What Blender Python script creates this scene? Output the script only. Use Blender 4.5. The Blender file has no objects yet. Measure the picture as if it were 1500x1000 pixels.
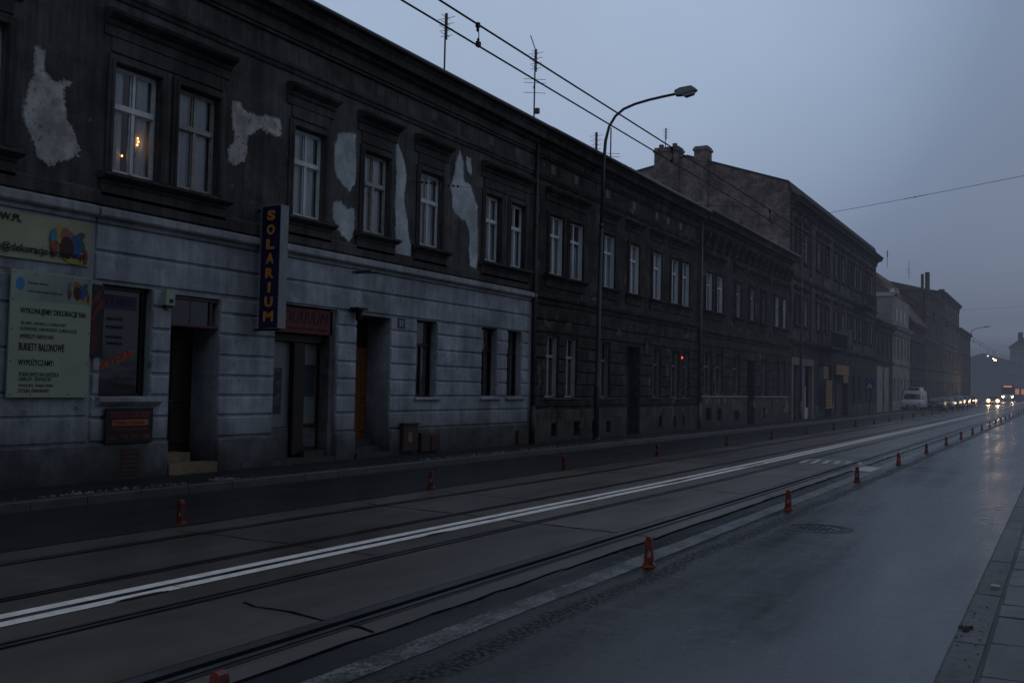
import bpy, bmesh, math, random
from mathutils import Vector, Matrix
from mathutils.geometry import delaunay_2d_cdt
random.seed(11)
S = bpy.context.scene
COL = S.collection
PI = math.pi
OPY, OPZ = 12.0, 17.0  # end and height of the added unseen house that shades the street
FX = -14.2                      # plane of the street fronts (they face +X, the street runs along +Y)


def zg(y):                      # the street climbs very slightly with distance
    return 1.7e-5 * y * y if y > 0 else 0.0


# ------------------------------------------------------------------ materials
MATS = {}


def nt_new(name):
    m = bpy.data.materials.new(name)
    m.use_nodes = True
    nt = m.node_tree
    nt.nodes.clear()
    return m, nt, nt.nodes, nt.links


def ramp(N, L, src, p0, c0, p1, c1, interp='LINEAR'):
    r = N.new('ShaderNodeValToRGB')
    r.color_ramp.interpolation = interp
    r.color_ramp.elements[0].position = p0
    r.color_ramp.elements[0].color = c0
    r.color_ramp.elements[1].position = p1
    r.color_ramp.elements[1].color = c1
    L.new(src, r.inputs[0])
    return r.outputs[0]


def g4(v):
    return (v, v, v, 1)


def noise(N, L, vec, scale, detail=6, rough=0.6, dist=0.0):
    n = N.new('ShaderNodeTexNoise')
    n.inputs['Scale'].default_value = scale
    n.inputs['Detail'].default_value = detail
    n.inputs['Roughness'].default_value = rough
    n.inputs['Distortion'].default_value = dist
    L.new(vec, n.inputs['Vector'])
    return n.outputs['Fac']


def mixc(N, L, fac, a, b, mode='MIX'):
    m = N.new('ShaderNodeMix')
    m.data_type = 'RGBA'
    m.blend_type = mode
    for s, v in ((0, fac), (6, a), (7, b)):
        if isinstance(v, (int, float)):
            m.inputs[s].default_value = v if s == 0 else g4(v)
        elif isinstance(v, tuple):
            m.inputs[s].default_value = v
        else:
            L.new(v, m.inputs[s])
    return m.outputs[2]


def math_n(N, L, op, a, b=0.0, clamp=False):
    m = N.new('ShaderNodeMath')
    m.operation = op
    m.use_clamp = clamp
    for i, v in ((0, a), (1, b)):
        if isinstance(v, (int, float)):
            m.inputs[i].default_value = v
        else:
            L.new(v, m.inputs[i])
    return m.outputs[0]


def c4(c):
    return (c[0], c[1], c[2], 1)


def mat(name, c, c2=None, rough=0.85, scale=3.0, big=0.5, stain=0.45, bump=0.25, bscale=40.0, metal=0.0,
        base_dirt=None, streak=0.0, spec=0.3, peel=None, lo=0.35, hi=0.68, rvar=0.0, chips=None):
    """Weathered surface: two noise tones, large stains, rain streaks, dirt rising from the ground, flaked-off patches."""
    if name in MATS:
        return MATS[name]
    m, nt, N, L = nt_new(name)
    out = N.new('ShaderNodeOutputMaterial')
    p = N.new('ShaderNodeBsdfPrincipled')
    L.new(p.outputs[0], out.inputs[0])
    geo = N.new('ShaderNodeNewGeometry')
    pos = geo.outputs['Position']
    c2 = c2 or tuple(v * 0.6 for v in c)
    f1 = ramp(N, L, noise(N, L, pos, scale, 8, 0.65), lo, g4(0), hi, g4(1))
    col = mixc(N, L, f1, c4(c), c4(c2))
    st = ramp(N, L, noise(N, L, pos, big, 5, 0.6, 0.4), 0.36, g4(1 - stain), 0.66, g4(1))
    col = mixc(N, L, 1.0, col, st, 'MULTIPLY')
    if streak:
        mp = N.new('ShaderNodeMapping')
        mp.inputs['Scale'].default_value = (5.0, 5.0, 0.28)
        L.new(pos, mp.inputs[0])
        sv = ramp(N, L, noise(N, L, mp.outputs[0], 1.0, 5, 0.7), 0.38, g4(1 - streak), 0.62, g4(1))
        col = mixc(N, L, 1.0, col, sv, 'MULTIPLY')
    if peel:
        pc, thr = peel
        pf = ramp(N, L, noise(N, L, pos, 0.9, 7, 0.62, 0.6), thr, g4(0), thr + 0.03, g4(1))
        col = mixc(N, L, pf, col, c4(pc))
    if chips:
        cc, cs, thr = chips
        cf = ramp(N, L, noise(N, L, pos, cs, 4, 0.55, 0.3), thr, g4(0), thr + 0.025, g4(1))
        cm = ramp(N, L, noise(N, L, pos, cs * .13, 4, 0.6), .42, g4(0), .60, g4(1))
        col = mixc(N, L, math_n(N, L, 'MULTIPLY', cf, cm), col, c4(cc))
    if base_dirt:
        dc, z0, z1 = base_dirt
        sx = N.new('ShaderNodeSeparateXYZ')
        L.new(pos, sx.inputs[0])
        zz = math_n(N, L, 'ADD', sx.outputs[2], math_n(N, L, 'MULTIPLY', noise(N, L, pos, 1.4, 6, 0.65), -1.0))
        df = ramp(N, L, zz, 0.5, g4(1), 0.5, g4(0))
        rr = N.new('ShaderNodeMapRange')
        rr.inputs['From Min'].default_value = z0 - 0.5
        rr.inputs['From Max'].default_value = z1 - 0.5
        rr.inputs['To Min'].default_value = 1.0
        rr.inputs['To Max'].default_value = 0.0
        L.new(zz, rr.inputs[0])
        col = mixc(N, L, rr.outputs[0], col, c4(dc))
    L.new(col, p.inputs['Base Color'])
    p.inputs['Roughness'].default_value = rough
    if rvar:
        rv = N.new('ShaderNodeMapRange')
        rv.inputs['To Min'].default_value = max(0.03, rough - rvar)
        rv.inputs['To Max'].default_value = min(1.0, rough + rvar)
        L.new(noise(N, L, pos, big * 2, 5, 0.6), rv.inputs[0])
        L.new(rv.outputs[0], p.inputs['Roughness'])
    p.inputs['Metallic'].default_value = metal
    p.inputs['Specular IOR Level'].default_value = spec
    if bump:
        b = N.new('ShaderNodeBump')
        b.inputs['Strength'].default_value = bump
        b.inputs['Distance'].default_value = 0.02
        L.new(noise(N, L, pos, bscale, 6, 0.7), b.inputs['Height'])
        L.new(b.outputs[0], p.inputs['Normal'])
    MATS[name] = m
    return m


def emit(name, c, s):
    if name in MATS:
        return MATS[name]
    m, nt, N, L = nt_new(name)
    out = N.new('ShaderNodeOutputMaterial')
    e = N.new('ShaderNodeEmission')
    e.inputs[0].default_value = c4(c)
    e.inputs[1].default_value = s
    L.new(e.outputs[0], out.inputs[0])
    MATS[name] = m
    return m


def glass_mat(name, tint=0.85, ior=1.5, rough=0.03, lo=0.02):
    m, nt, N, L = nt_new(name)
    out = N.new('ShaderNodeOutputMaterial')
    t = N.new('ShaderNodeBsdfTransparent')
    t.inputs[0].default_value = (tint * .96, tint, tint * 1.02, 1)
    g = N.new('ShaderNodeBsdfGlossy')
    g.inputs['Roughness'].default_value = rough
    g.inputs[0].default_value = (0.9, 0.93, 1, 1)
    fr = N.new('ShaderNodeFresnel')
    fr.inputs[0].default_value = ior
    mx = N.new('ShaderNodeMixShader')
    geo = N.new('ShaderNodeNewGeometry')
    b = N.new('ShaderNodeBump')
    b.inputs['Strength'].default_value = 0.3
    b.inputs['Distance'].default_value = 0.02
    L.new(noise(N, L, geo.outputs['Position'], 2.5, 2, 0.5), b.inputs['Height'])
    L.new(b.outputs[0], g.inputs['Normal'])
    L.new(math_n(N, L, 'ADD', fr.outputs[0], lo), mx.inputs[0])
    L.new(t.outputs[0], mx.inputs[1])
    L.new(g.outputs[0], mx.inputs[2])
    L.new(mx.outputs[0], out.inputs[0])
    MATS[name] = m
    return m


def brick_mat(name, c1, c2, mortar, scale=1.0, rot=None, stain=0.5):
    m, nt, N, L = nt_new(name)
    out = N.new('ShaderNodeOutputMaterial')
    p = N.new('ShaderNodeBsdfPrincipled')
    L.new(p.outputs[0], out.inputs[0])
    geo = N.new('ShaderNodeNewGeometry')
    pos = geo.outputs['Position']
    mp = N.new('ShaderNodeMapping')
    if rot:
        mp.inputs['Rotation'].default_value = rot
    L.new(pos, mp.inputs[0])
    bt = N.new('ShaderNodeTexBrick')
    bt.inputs['Scale'].default_value = scale
    bt.inputs['Color1'].default_value = c4(c1)
    bt.inputs['Color2'].default_value = c4(c2)
    bt.inputs['Mortar'].default_value = c4(mortar)
    bt.inputs['Mortar Size'].default_value = 0.012
    bt.inputs['Brick Width'].default_value = 0.28
    bt.inputs['Row Height'].default_value = 0.085
    L.new(mp.outputs[0], bt.inputs['Vector'])
    st = ramp(N, L, noise(N, L, pos, 0.45, 7, 0.68, 0.5), 0.36, g4(1 - stain), 0.66, g4(1.25))
    col = mixc(N, L, 1.0, bt.outputs[0], st, 'MULTIPLY')
    st2 = ramp(N, L, noise(N, L, pos, 1.6, 8, 0.75, 0.3), 0.42, g4(0.5), 0.60, g4(1.35))
    col = mixc(N, L, 1.0, col, st2, 'MULTIPLY')
    L.new(col, p.inputs['Base Color'])
    p.inputs['Roughness'].default_value = 0.9
    p.inputs['Specular IOR Level'].default_value = 0.2
    MATS[name] = m
    return m


def wet_mat(name, c, c2, r_lo, r_hi, bscale=160.0, bump=0.25, edge=None, spec=0.5, panel=None, puddle=0.5, tracks=False):
    """Wet road surface: roughness follows where the water film lies; EDGE = (x0, x1) is a strip of coarse, drier grit."""
    m, nt, N, L = nt_new(name)
    out = N.new('ShaderNodeOutputMaterial')
    p = N.new('ShaderNodeBsdfPrincipled')
    L.new(p.outputs[0], out.inputs[0])
    geo = N.new('ShaderNodeNewGeometry')
    pos = geo.outputs['Position']
    mp = N.new('ShaderNodeMapping')
    mp.inputs['Scale'].default_value = (1.0, 0.35, 1.0)
    L.new(pos, mp.inputs[0])
    film = ramp(N, L, noise(N, L, mp.outputs[0], puddle, 7, 0.62, 0.5), 0.34, g4(0), 0.68, g4(1))
    grain = noise(N, L, pos, bscale, 4, 0.75)
    fine = ramp(N, L, grain, 0.3, g4(0), 0.75, g4(1))
    col = mixc(N, L, fine, c4(c2), c4(c))
    st = ramp(N, L, noise(N, L, mp.outputs[0], 1.3, 7, 0.65, 0.3), 0.33, g4(0.55), 0.66, g4(1.1))
    col = mixc(N, L, 1.0, col, st, 'MULTIPLY')
    if panel:
        sx = N.new('ShaderNodeSeparateXYZ')
        L.new(pos, sx.inputs[0])
        fl = math_n(N, L, 'FLOOR', math_n(N, L, 'DIVIDE', math_n(N, L, 'ADD', sx.outputs[1], panel[1]), panel[0]))
        wn = N.new('ShaderNodeTexWhiteNoise')
        wn.noise_dimensions = '1D'
        L.new(fl, wn.inputs['W'])
        pv = ramp(N, L, wn.outputs[0], 0.0, g4(0.72), 1.0, g4(1.15))
        col = mixc(N, L, 1.0, col, pv, 'MULTIPLY')
    rr = N.new('ShaderNodeMapRange')
    rr.inputs['To Min'].default_value = r_lo
    rr.inputs['To Max'].default_value = r_hi
    L.new(film, rr.inputs[0])
    rough = rr.outputs[0]
    if tracks:                                  # long wheel-worn bands and small dull scabs in the water film
        mt = N.new('ShaderNodeMapping')
        mt.inputs['Scale'].default_value = (1.7, .05, 1.0)
        L.new(pos, mt.inputs[0])
        tb = ramp(N, L, noise(N, L, mt.outputs[0], 1.0, 3, 0.5), .40, g4(0), .60, g4(.07))
        m3 = N.new('ShaderNodeMapping')
        m3.inputs['Scale'].default_value = (1.0, 2.2, 1.0)
        L.new(pos, m3.inputs[0])
        sc = ramp(N, L, noise(N, L, m3.outputs[0], 2.6, 8, 0.72), .52, g4(0), .66, g4(.06))
        rough = math_n(N, L, 'ADD', rough, math_n(N, L, 'ADD', tb, sc))
        spk = ramp(N, L, noise(N, L, pos, 26.0, 2, 0.5), .70, g4(1), .73, g4(.35))
        col = mixc(N, L, 1.0, col, spk, 'MULTIPLY')
    bs = math_n(N, L, 'MULTIPLY', film, bump)
    bs = math_n(N, L, 'ADD', bs, bump * 0.25)
    if edge:
        sx = N.new('ShaderNodeSeparateXYZ')
        L.new(pos, sx.inputs[0])
        wob = math_n(N, L, 'MULTIPLY', math_n(N, L, 'SUBTRACT', noise(N, L, mp.outputs[0], 1.6, 6, 0.7), 0.5), 0.5)
        xx = math_n(N, L, 'ADD', sx.outputs[0], wob)
        a = ramp(N, L, math_n(N, L, 'MULTIPLY', math_n(N, L, 'SUBTRACT', xx, edge[0]), 4.5), 0.0, g4(0), 1.0, g4(1))
        b = ramp(N, L, math_n(N, L, 'MULTIPLY', math_n(N, L, 'SUBTRACT', edge[1], xx), 4.5), 0.0, g4(0), 1.0, g4(1))
        grit = math_n(N, L, 'MULTIPLY', a, b)
        gt = math_n(N, L, 'MULTIPLY', grit, ramp(N, L, noise(N, L, pos, 22.0, 5, 0.75), 0.36, g4(0.1), 0.58, g4(1)))
        rough = math_n(N, L, 'MAXIMUM', rough, math_n(N, L, 'MULTIPLY', gt, 0.85))
        bs = math_n(N, L, 'ADD', bs, math_n(N, L, 'MULTIPLY', gt, 0.5))
        L.new(math_n(N, L, 'SUBTRACT', spec, math_n(N, L, 'MULTIPLY', gt, spec * .9)), p.inputs['Specular IOR Level'])
        col = mixc(N, L, math_n(N, L, 'MULTIPLY', gt, 0.7), col, (0.012, 0.013, 0.015, 1))
    L.new(col, p.inputs['Base Color'])
    L.new(rough, p.inputs['Roughness'])
    p.inputs['Specular IOR Level'].default_value = spec
    b = N.new('ShaderNodeBump')
    b.inputs['Distance'].default_value = 0.006
    L.new(bs, b.inputs['Strength'])
    hh = math_n(N, L, 'ADD', grain, math_n(N, L, 'MULTIPLY', noise(N, L, pos, 9.0, 3, 0.5), 1.5))
    L.new(hh, b.inputs['Height'])
    L.new(b.outputs[0], p.inputs['Normal'])
    MATS[name] = m
    return m


def paint_line_mat(name, c, under, thr=0.42, scale=55.0, rough=0.6):
    """Road paint worn through to the asphalt in flecks."""
    m, nt, N, L = nt_new(name)
    out = N.new('ShaderNodeOutputMaterial')
    p = N.new('ShaderNodeBsdfPrincipled')
    L.new(p.outputs[0], out.inputs[0])
    geo = N.new('ShaderNodeNewGeometry')
    pos = geo.outputs['Position']
    f = math_n(N, L, 'ADD', math_n(N, L, 'MULTIPLY', noise(N, L, pos, scale, 5, 0.75), 0.65),
               math_n(N, L, 'MULTIPLY', noise(N, L, pos, 2.2, 5, 0.65), 0.35))
    f = ramp(N, L, f, thr, g4(0), thr + 0.08, g4(1))
    col = mixc(N, L, f, c4(under), c4(c))
    st = ramp(N, L, noise(N, L, pos, 6.0, 5, 0.6), 0.3, g4(0.7), 0.7, g4(1.05))
    col = mixc(N, L, 1.0, col, st, 'MULTIPLY')
    L.new(col, p.inputs['Base Color'])
    p.inputs['Roughness'].default_value = rough
    p.inputs['Specular IOR Level'].default_value = 0.3
    MATS[name] = m
    return m


def cloth_mat(name, c):
    return mat(name, c, tuple(v * .8 for v in c), rough=0.9, scale=1.2, stain=0.3, bump=0.1, bscale=25)


# colours (linear albedo)
M_GREY = mat('grey_plaster', (.43, .47, .53), (.30, .33, .38), scale=1.5, big=.8, stain=.42, bump=.5, bscale=20, streak=.25, lo=.4, hi=.6, chips=((.13, .135, .15), 7.0, .64),
             base_dirt=((.045, .045, .05), 0.15, 1.35))
M_PLINTH = mat('damp_plinth_plaster', (.24, .25, .275), (.11, .114, .122), scale=2.6, big=1.1, stain=.65, bump=.8, bscale=16, chips=((.05, .05, .053), 11.0, .62),
               base_dirt=((.028, .028, .03), 0.0, 1.0))
M_LEDGE = mat('pale_ledge_plaster', (.46, .48, .52), (.33, .345, .375), scale=3, stain=.4, bump=.2, streak=.3)
M_SOOT = mat('sooty_plaster', (.140, .142, .146), (.086, .087, .09), scale=1.3, big=.6, stain=.55, bump=.7, bscale=14, streak=.45, spec=.2, lo=.4, hi=.6, chips=((.13, .12, .115), 5.0, .66))
M_SOOT2 = mat('sooty_moulding', (.112, .112, .114), (.068, .068, .07), scale=2.5, stain=.5, bump=.4, bscale=22, streak=.4, spec=.2)
M_PATCH_A = mat('bare_render', (.55, .54, .53), (.33, .325, .32), scale=3.2, big=1.7, stain=.33, bump=1.0, bscale=12, lo=.42, hi=.6, chips=((.12, .115, .11), 9.0, .60))
M_PATCH_B = mat('fresh_render', (.52, .59, .63), (.38, .43, .465), scale=2.4, big=1.3, stain=.33, bump=.5, bscale=14, lo=.42, hi=.6)
M_RIM = mat('broken_plaster_edge', (.16, .155, .15), (.07, .068, .066), scale=9, bump=.8, bscale=20, stain=.4)
M_BROWN = mat('brown_plaster', (.085, .075, .067), (.034, .031, .029), scale=1.6, big=.9, stain=.6, bump=.9, bscale=11, streak=.5, lo=.42, hi=.6,
              spec=.2, peel=((.125, .108, .094), .645), chips=((.17, .15, .13), 4.0, .66))
M_BROWN2 = mat('brown_moulding', (.078, .07, .064), (.033, .031, .03), scale=2.2, big=1.0, stain=.6, bump=.9, bscale=14, streak=.5, spec=.2, lo=.42, hi=.6, peel=((.12, .105, .092), .66), chips=((.16, .14, .125), 5.0, .655))
M_BROWNB = mat('damp_brown_base', (.115, .10, .086), (.045, .04, .037), scale=1.8, big=1.0, lo=.42, hi=.6, stain=.6, bump=.6, bscale=12,
               base_dirt=((.03, .029, .029), 0.0, 0.9), peel=((.22, .185, .15), .62), chips=((.02, .02, .02), 6.0, .64))
M_BROWN3 = mat('dark_ornate_plaster', (.078, .071, .067), (.032, .030, .029), scale=1.8, big=.9, stain=.6, bump=.9, bscale=11, streak=.5, lo=.42, hi=.6,
               spec=.2, peel=((.12, .105, .094), .64), chips=((.17, .15, .135), 4.0, .66))
M_BRICK_Y = brick_mat('gable_brick', (.26, .16, .135), (.13, .108, .102), (.215, .20, .19), rot=(PI / 2, 0, 0))
M_BRICK_X = brick_mat('front_brick', (.105, .07, .06), (.07, .05, .045), (.09, .08, .075), rot=(PI / 2, 0, PI / 2))
M_WHITEP = mat('white_window_paint', (.66, .70, .74), (.5, .53, .56), rough=.5, scale=9, stain=.25, bump=.15, bscale=60, spec=.4)
M_AGEDP = mat('aged_window_paint', (.52, .52, .49), (.32, .31, .29), rough=.6, scale=12, stain=.45, bump=.2, bscale=60)
M_GREYP = mat('grey_window_paint', (.20, .20, .20), (.13, .13, .13), rough=.6, scale=9, stain=.4, bump=.15, bscale=60)
M_DARKP = mat('dark_brown_paint', (.028, .02, .016), (.018, .014, .012), rough=.55, scale=7, stain=.3, bump=.15)
M_PINKP = mat('faded_maroon_paint', (.12, .062, .062), (.08, .045, .047), rough=.6, scale=8, stain=.3)
M_DARKROOM = mat('unlit_room', (.022, .022, .024), (.016, .016, .018), rough=.95, scale=.8, stain=.4, bump=0, spec=.05)  # near-black colour stands in for the shade inside the rooms
M_CURT = cloth_mat('net_curtain', (.74, .78, .82))
M_CURT2 = cloth_mat('grey_curtain', (.19, .195, .21))  # darker grey curtain cloth
M_GLASS = glass_mat('window_glass', .93)
M_GLASSD = glass_mat('dusty_glass', .55, 1.4, .12)
M_WOOD = mat('varnished_wood', (.20, .072, .02), (.12, .042, .013), rough=.5, scale=5, stain=.4, bump=.2, spec=.4)
M_STEP = mat('worn_yellow_step', (.25, .20, .13), (.15, .12, .085), scale=6, stain=.4, bump=.4, bscale=20)
M_STEPD = mat('dark_step', (.06, .06, .062), (.035, .035, .037), scale=6, stain=.4, bump=.4, bscale=20, rough=.6)
M_ROOF = mat('tarred_roof', (.03, .031, .033), (.02, .021, .022), rough=.75, scale=2, stain=.4, bump=.3, bscale=8)
M_TILE = mat('red_clay_roof', (.15, .085, .07), (.10, .066, .057), rough=.8, scale=3, stain=.4, bump=.5, bscale=9)
M_ZINC = mat('grey_zinc', (.13, .135, .145), (.08, .083, .09), rough=.45, metal=.5, scale=5, stain=.4, bump=.1)
M_PIPE = mat('dark_zinc_pipe', (.055, .057, .062), (.035, .036, .04), rough=.5, metal=.3, scale=5, stain=.4, bump=.1)
M_IRON = mat('black_iron', (.014, .0145, .016), (.010, .010, .011), rough=.5, metal=.4, scale=9, stain=.3, bump=.1)
M_ANT = mat('antenna_aluminium', (.10, .105, .115), (.07, .072, .08), rough=.5, metal=.5, scale=8, stain=.3, bump=0)
M_LAMPP = mat('blue_black_lamp_paint', (.016, .021, .032), (.011, .014, .02), rough=.4, scale=5, stain=.3, bump=.08, spec=.5)
M_LUM = mat('lamp_housing', (.22, .225, .23), (.15, .153, .157), rough=.5, scale=8, stain=.3, bump=.05)
M_RUST = mat('rusty_brown_metal', (.065, .036, .033), (.042, .027, .026), rough=.65, scale=6, stain=.4, bump=.2)
M_NAVY = mat('navy_sign_plastic', (.009, .012, .062), (.007, .009, .045), rough=.35, scale=3, stain=.2, bump=0, spec=.5)
M_AMBER = mat('amber_letters', (.62, .27, .05), (.52, .22, .045), rough=.5, scale=7, stain=.2, bump=0)
M_SIGNE = mat('sign_edge_aluminium', (.24, .25, .27), (.18, .19, .21), rough=.5, scale=5, stain=.3, bump=0)
M_CREAM = mat('pale_yellow_banner', (.36, .38, .25), (.29, .31, .205), rough=.6, scale=1.3, stain=.3, bump=.2, bscale=2.5)
M_BOARD = mat('cream_notice_board', (.34, .385, .30), (.30, .34, .265), rough=.6, scale=1.3, stain=.15, bump=.05)
M_INK = mat('black_lettering', (.012, .012, .014), (.010, .010, .012), rough=.6, bump=0)
M_REDINK = mat('red_lettering', (.60, .085, .04), (.5, .065, .035), rough=.6, bump=0)
M_PALEINK = mat('faded_red_lettering', (.30, .07, .05), (.22, .05, .04), rough=.6, bump=0)
M_ORANGE = mat('orange_label', (.42, .12, .04), (.34, .09, .03), rough=.6, bump=0)
M_BLACK = mat('black_sign_board', (.008, .008, .009), (.006, .006, .007), rough=.4, bump=0)
M_REDS = mat('dull_red_sign', (.15, .028, .036), (.10, .022, .029), rough=.6, scale=4, stain=.35, bump=0)
M_BLUEB = mat('balloon_blue', (.03, .13, .40), (.025, .10, .32), rough=.6, bump=0)
M_SKYB = mat('balloon_sky_blue', (.07, .25, .50), (.06, .20, .42), rough=.6, bump=0)
M_MAROON = mat('balloon_maroon', (.09, .025, .025), (.07, .02, .02), rough=.6, bump=0)
M_YEL = mat('balloon_yellow', (.48, .36, .07), (.4, .3, .06), rough=.6, bump=0)
M_SALM = mat('balloon_salmon', (.38, .15, .11), (.3, .12, .09), rough=.6, bump=0)
M_REDB = mat('balloon_red', (.42, .06, .05), (.35, .05, .04), rough=.6, bump=0)
M_TEAL = mat('balloon_teal', (.04, .16, .16), (.035, .13, .13), rough=.6, bump=0)
M_LILAC = mat('lilac_paper', (.075, .068, .125), (.055, .05, .095), rough=.7, scale=9, bump=0)
M_POSTER = mat('faded_poster', (.12, .15, .20), (.05, .055, .075), rough=.6, scale=5, lo=.42, hi=.56, stain=.6, bump=0)
M_POSTER2 = mat('blue_grey_poster', (.055, .075, .115), (.03, .04, .06), rough=.6, scale=4, stain=.5, bump=0)
M_FROST = mat('whitened_glass', (.17, .20, .205), (.13, .155, .16), rough=.35, scale=1.2, stain=.3, bump=0, spec=.5)
M_CONE = mat('orange_red_plastic', (.30, .040, .022), (.17, .024, .016), rough=.45, scale=9, stain=.35, bump=.1, spec=.5)
M_CONEB = mat('orange_base_rubber', (.30, .085, .03), (.16, .05, .02), rough=.6, scale=9, stain=.4, bump=.1)
M_REFL = mat('white_reflector', (.42, .45, .48), (.34, .37, .40), rough=.35, scale=9, bump=0)
M_KERB = mat('granite_kerb', (.16, .168, .185), (.085, .088, .096), rough=.55, scale=14, stain=.4, bump=1.0, bscale=45, chips=((.015, .015, .016), 30.0, .60), spec=.4, rvar=.15)
M_KERBL = mat('shaded_far_kerb', (.060, .063, .069), (.03, .031, .035), rough=.5, scale=4, stain=.4, bump=.4, bscale=40, spec=.4)  # colour darkened for the shadow the far kerb lies in
M_STEEL = mat('worn_rail_steel', (.30, .31, .33), (.17, .175, .19), rough=.28, metal=.9, scale=3, stain=.4, bump=.1, bscale=60)
M_GROOVE = mat('matte_black_groove', (.006, .006, .007), (.004, .004, .005), rough=.9, bump=0, spec=.03)  # near-black matte for rail grooves and slab seams
M_TAR = mat('tar_joint', (.010, .010, .011), (.007, .007, .008), rough=.55, scale=8, bump=.3, spec=.3)
M_ASPH = wet_mat('wet_asphalt', (.021, .0255, .033), (.010, .013, .018), .15, .29, bump=.16, edge=(-3.92, -3.35), spec=.43, tracks=True)
M_ASPHL = wet_mat('damp_asphalt', (.022, .0225, .024), (.012, .0125, .014), .38, .62, spec=.3)
M_SLAB = wet_mat('damp_track_slab', (.125, .108, .096), (.075, .066, .059), .28, .46, bscale=70, bump=.16, spec=.5, panel=(6.0, -0.2), puddle=.35)
M_SIDE = wet_mat('damp_pavement', (.026, .026, .026), (.014, .014, .0145), .42, .7, spec=.3)
M_PAVE = wet_mat('wet_paving_slab', (.065, .068, .077), (.018, .0195, .023), .26, .6, bscale=45, bump=.9, spec=.45)
M_EDGE = paint_line_mat('worn_edge_paint', (.23, .235, .235), (.035, .037, .042), .475, 30.0, .34)
M_DOUBLE = paint_line_mat('white_line_paint', (.86, .83, .79), (.12, .115, .11), .25, 40.0)
M_HATCH = paint_line_mat('faded_marking_paint', (.50, .505, .51), (.10, .10, .10), .40, 30.0)
M_REDGLEAM = paint_line_mat('red_road_reflection', (.34, .06, .065), (.11, .06, .06), .38, 20.0)  # colour of the red light streak painted on the road
M_RUBBLE = mat('pale_grit', (.20, .195, .185), (.10, .098, .093), rough=.8, scale=20, bump=.5)
M_LEAF = mat('sodden_leaves', (.035, .028, .02), (.02, .017, .013), rough=.6, scale=15, bump=.5)
M_WIRE = mat('wire_black', (.010, .0105, .012), (.008, .008, .009), rough=.5, metal=.3, bump=0)
M_INSUL = mat('brown_insulator', (.02, .014, .012), (.014, .010, .009), rough=.35, bump=0)
M_BEIGE = mat('beige_shop_frame', (.20, .18, .155), (.15, .135, .12), rough=.7, scale=3, stain=.35, bump=.1)
M_PALE = mat('pale_far_plaster', (.42, .385, .34), (.30, .275, .245), rough=.85, scale=1.5, stain=.4, bump=.2, streak=.3)
M_PALETOP = mat('pale_gable_plaster', (.34, .335, .33), (.27, .265, .26), rough=.85, scale=1.2, stain=.3, bump=.2)
M_WHITETOP = mat('white_coping', (.55, .56, .58), (.45, .46, .48), rough=.7, scale=4, stain=.2, bump=0)
M_FARD = mat('dark_far_plaster', (.06, .056, .055), (.038, .037, .037), rough=.9, scale=1, stain=.4, bump=.2, streak=.3)
M_FARB = mat('brown_far_plaster', (.14, .115, .102), (.085, .073, .067), rough=.9, scale=1, stain=.45, bump=.2, streak=.3)
M_FARC = mat('pale_brown_far_plaster', (.20, .175, .155), (.12, .105, .097), rough=.9, scale=1, stain=.5, bump=.2, streak=.35)
M_FARBAR = mat('pale_far_window_paint', (.40, .40, .405), (.28, .28, .285), rough=.6, scale=3, stain=.3, bump=0)
M_BLUESIGN = mat('blue_sign_face', (.02, .075, .25), (.017, .06, .2), rough=.5, bump=0)
M_WHITESIGN = mat('white_sign_face', (.62, .63, .65), (.55, .56, .58), rough=.5, bump=0)
M_SHOPBLUE = mat('shop_blue_poster', (.04, .15, .62), (.03, .10, .42), rough=.4, scale=2, bump=0)
M_OCHRE = mat('ochre_shop_sign', (.32, .17, .055), (.24, .125, .045), rough=.6, scale=5, stain=.3, bump=0)
M_REDDOOR = mat('red_brown_door', (.11, .032, .03), (.08, .026, .024), rough=.6, scale=5, bump=.1)
M_CARW = mat('white_car_paint', (.58, .60, .63), (.52, .54, .57), rough=.3, scale=2, stain=.15, bump=0, spec=.5)
M_CARG = mat('silver_car_paint', (.25, .26, .28), (.22, .23, .25), rough=.3, scale=2, stain=.15, bump=0, spec=.5)
M_CARD = mat('dark_car_paint', (.03, .032, .04), (.025, .027, .033), rough=.3, scale=2, stain=.15, bump=0, spec=.5)
M_CARGL = mat('tinted_car_glass', (.012, .014, .017), (.010, .012, .014), rough=.08, bump=0, spec=.6)
M_TYRE = mat('tyre_rubber', (.012, .012, .012), (.009, .009, .009), rough=.8, bump=.1)
M_RIM = mat('wheel_rim', (.25, .26, .27), (.2, .2, .21), rough=.4, metal=.5, bump=0)
M_TRAM = mat('tram_blue_paint', (.035, .05, .09), (.03, .042, .075), rough=.4, scale=2, stain=.2, bump=0)
E_HEAD = emit('headlamp_glow', (1.0, .66, .34), 800.0)
E_HEAD2 = emit('side_lamp_glow', (1.0, .70, .42), 9.0)
E_HALO = emit('headlamp_halo_glow', (1.0, .50, .18), 3.0)  # warm halo of the headlights, put in as a glowing bowl
E_STREET = emit('street_bulb_glow', (1.0, .78, .52), 60.0)
E_TAIL = emit('red_lamp_glow', (1.0, .04, .02), 3.2)
E_CANDLE = emit('candle_bulb_glow', (1.0, .42, .14), 4.0)
E_DEST = emit('amber_display_glow', (1.0, .38, .12), .9)
E_TRAMIN = emit('tram_cabin_glow', (1.0, .40, .20), .7)


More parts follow.
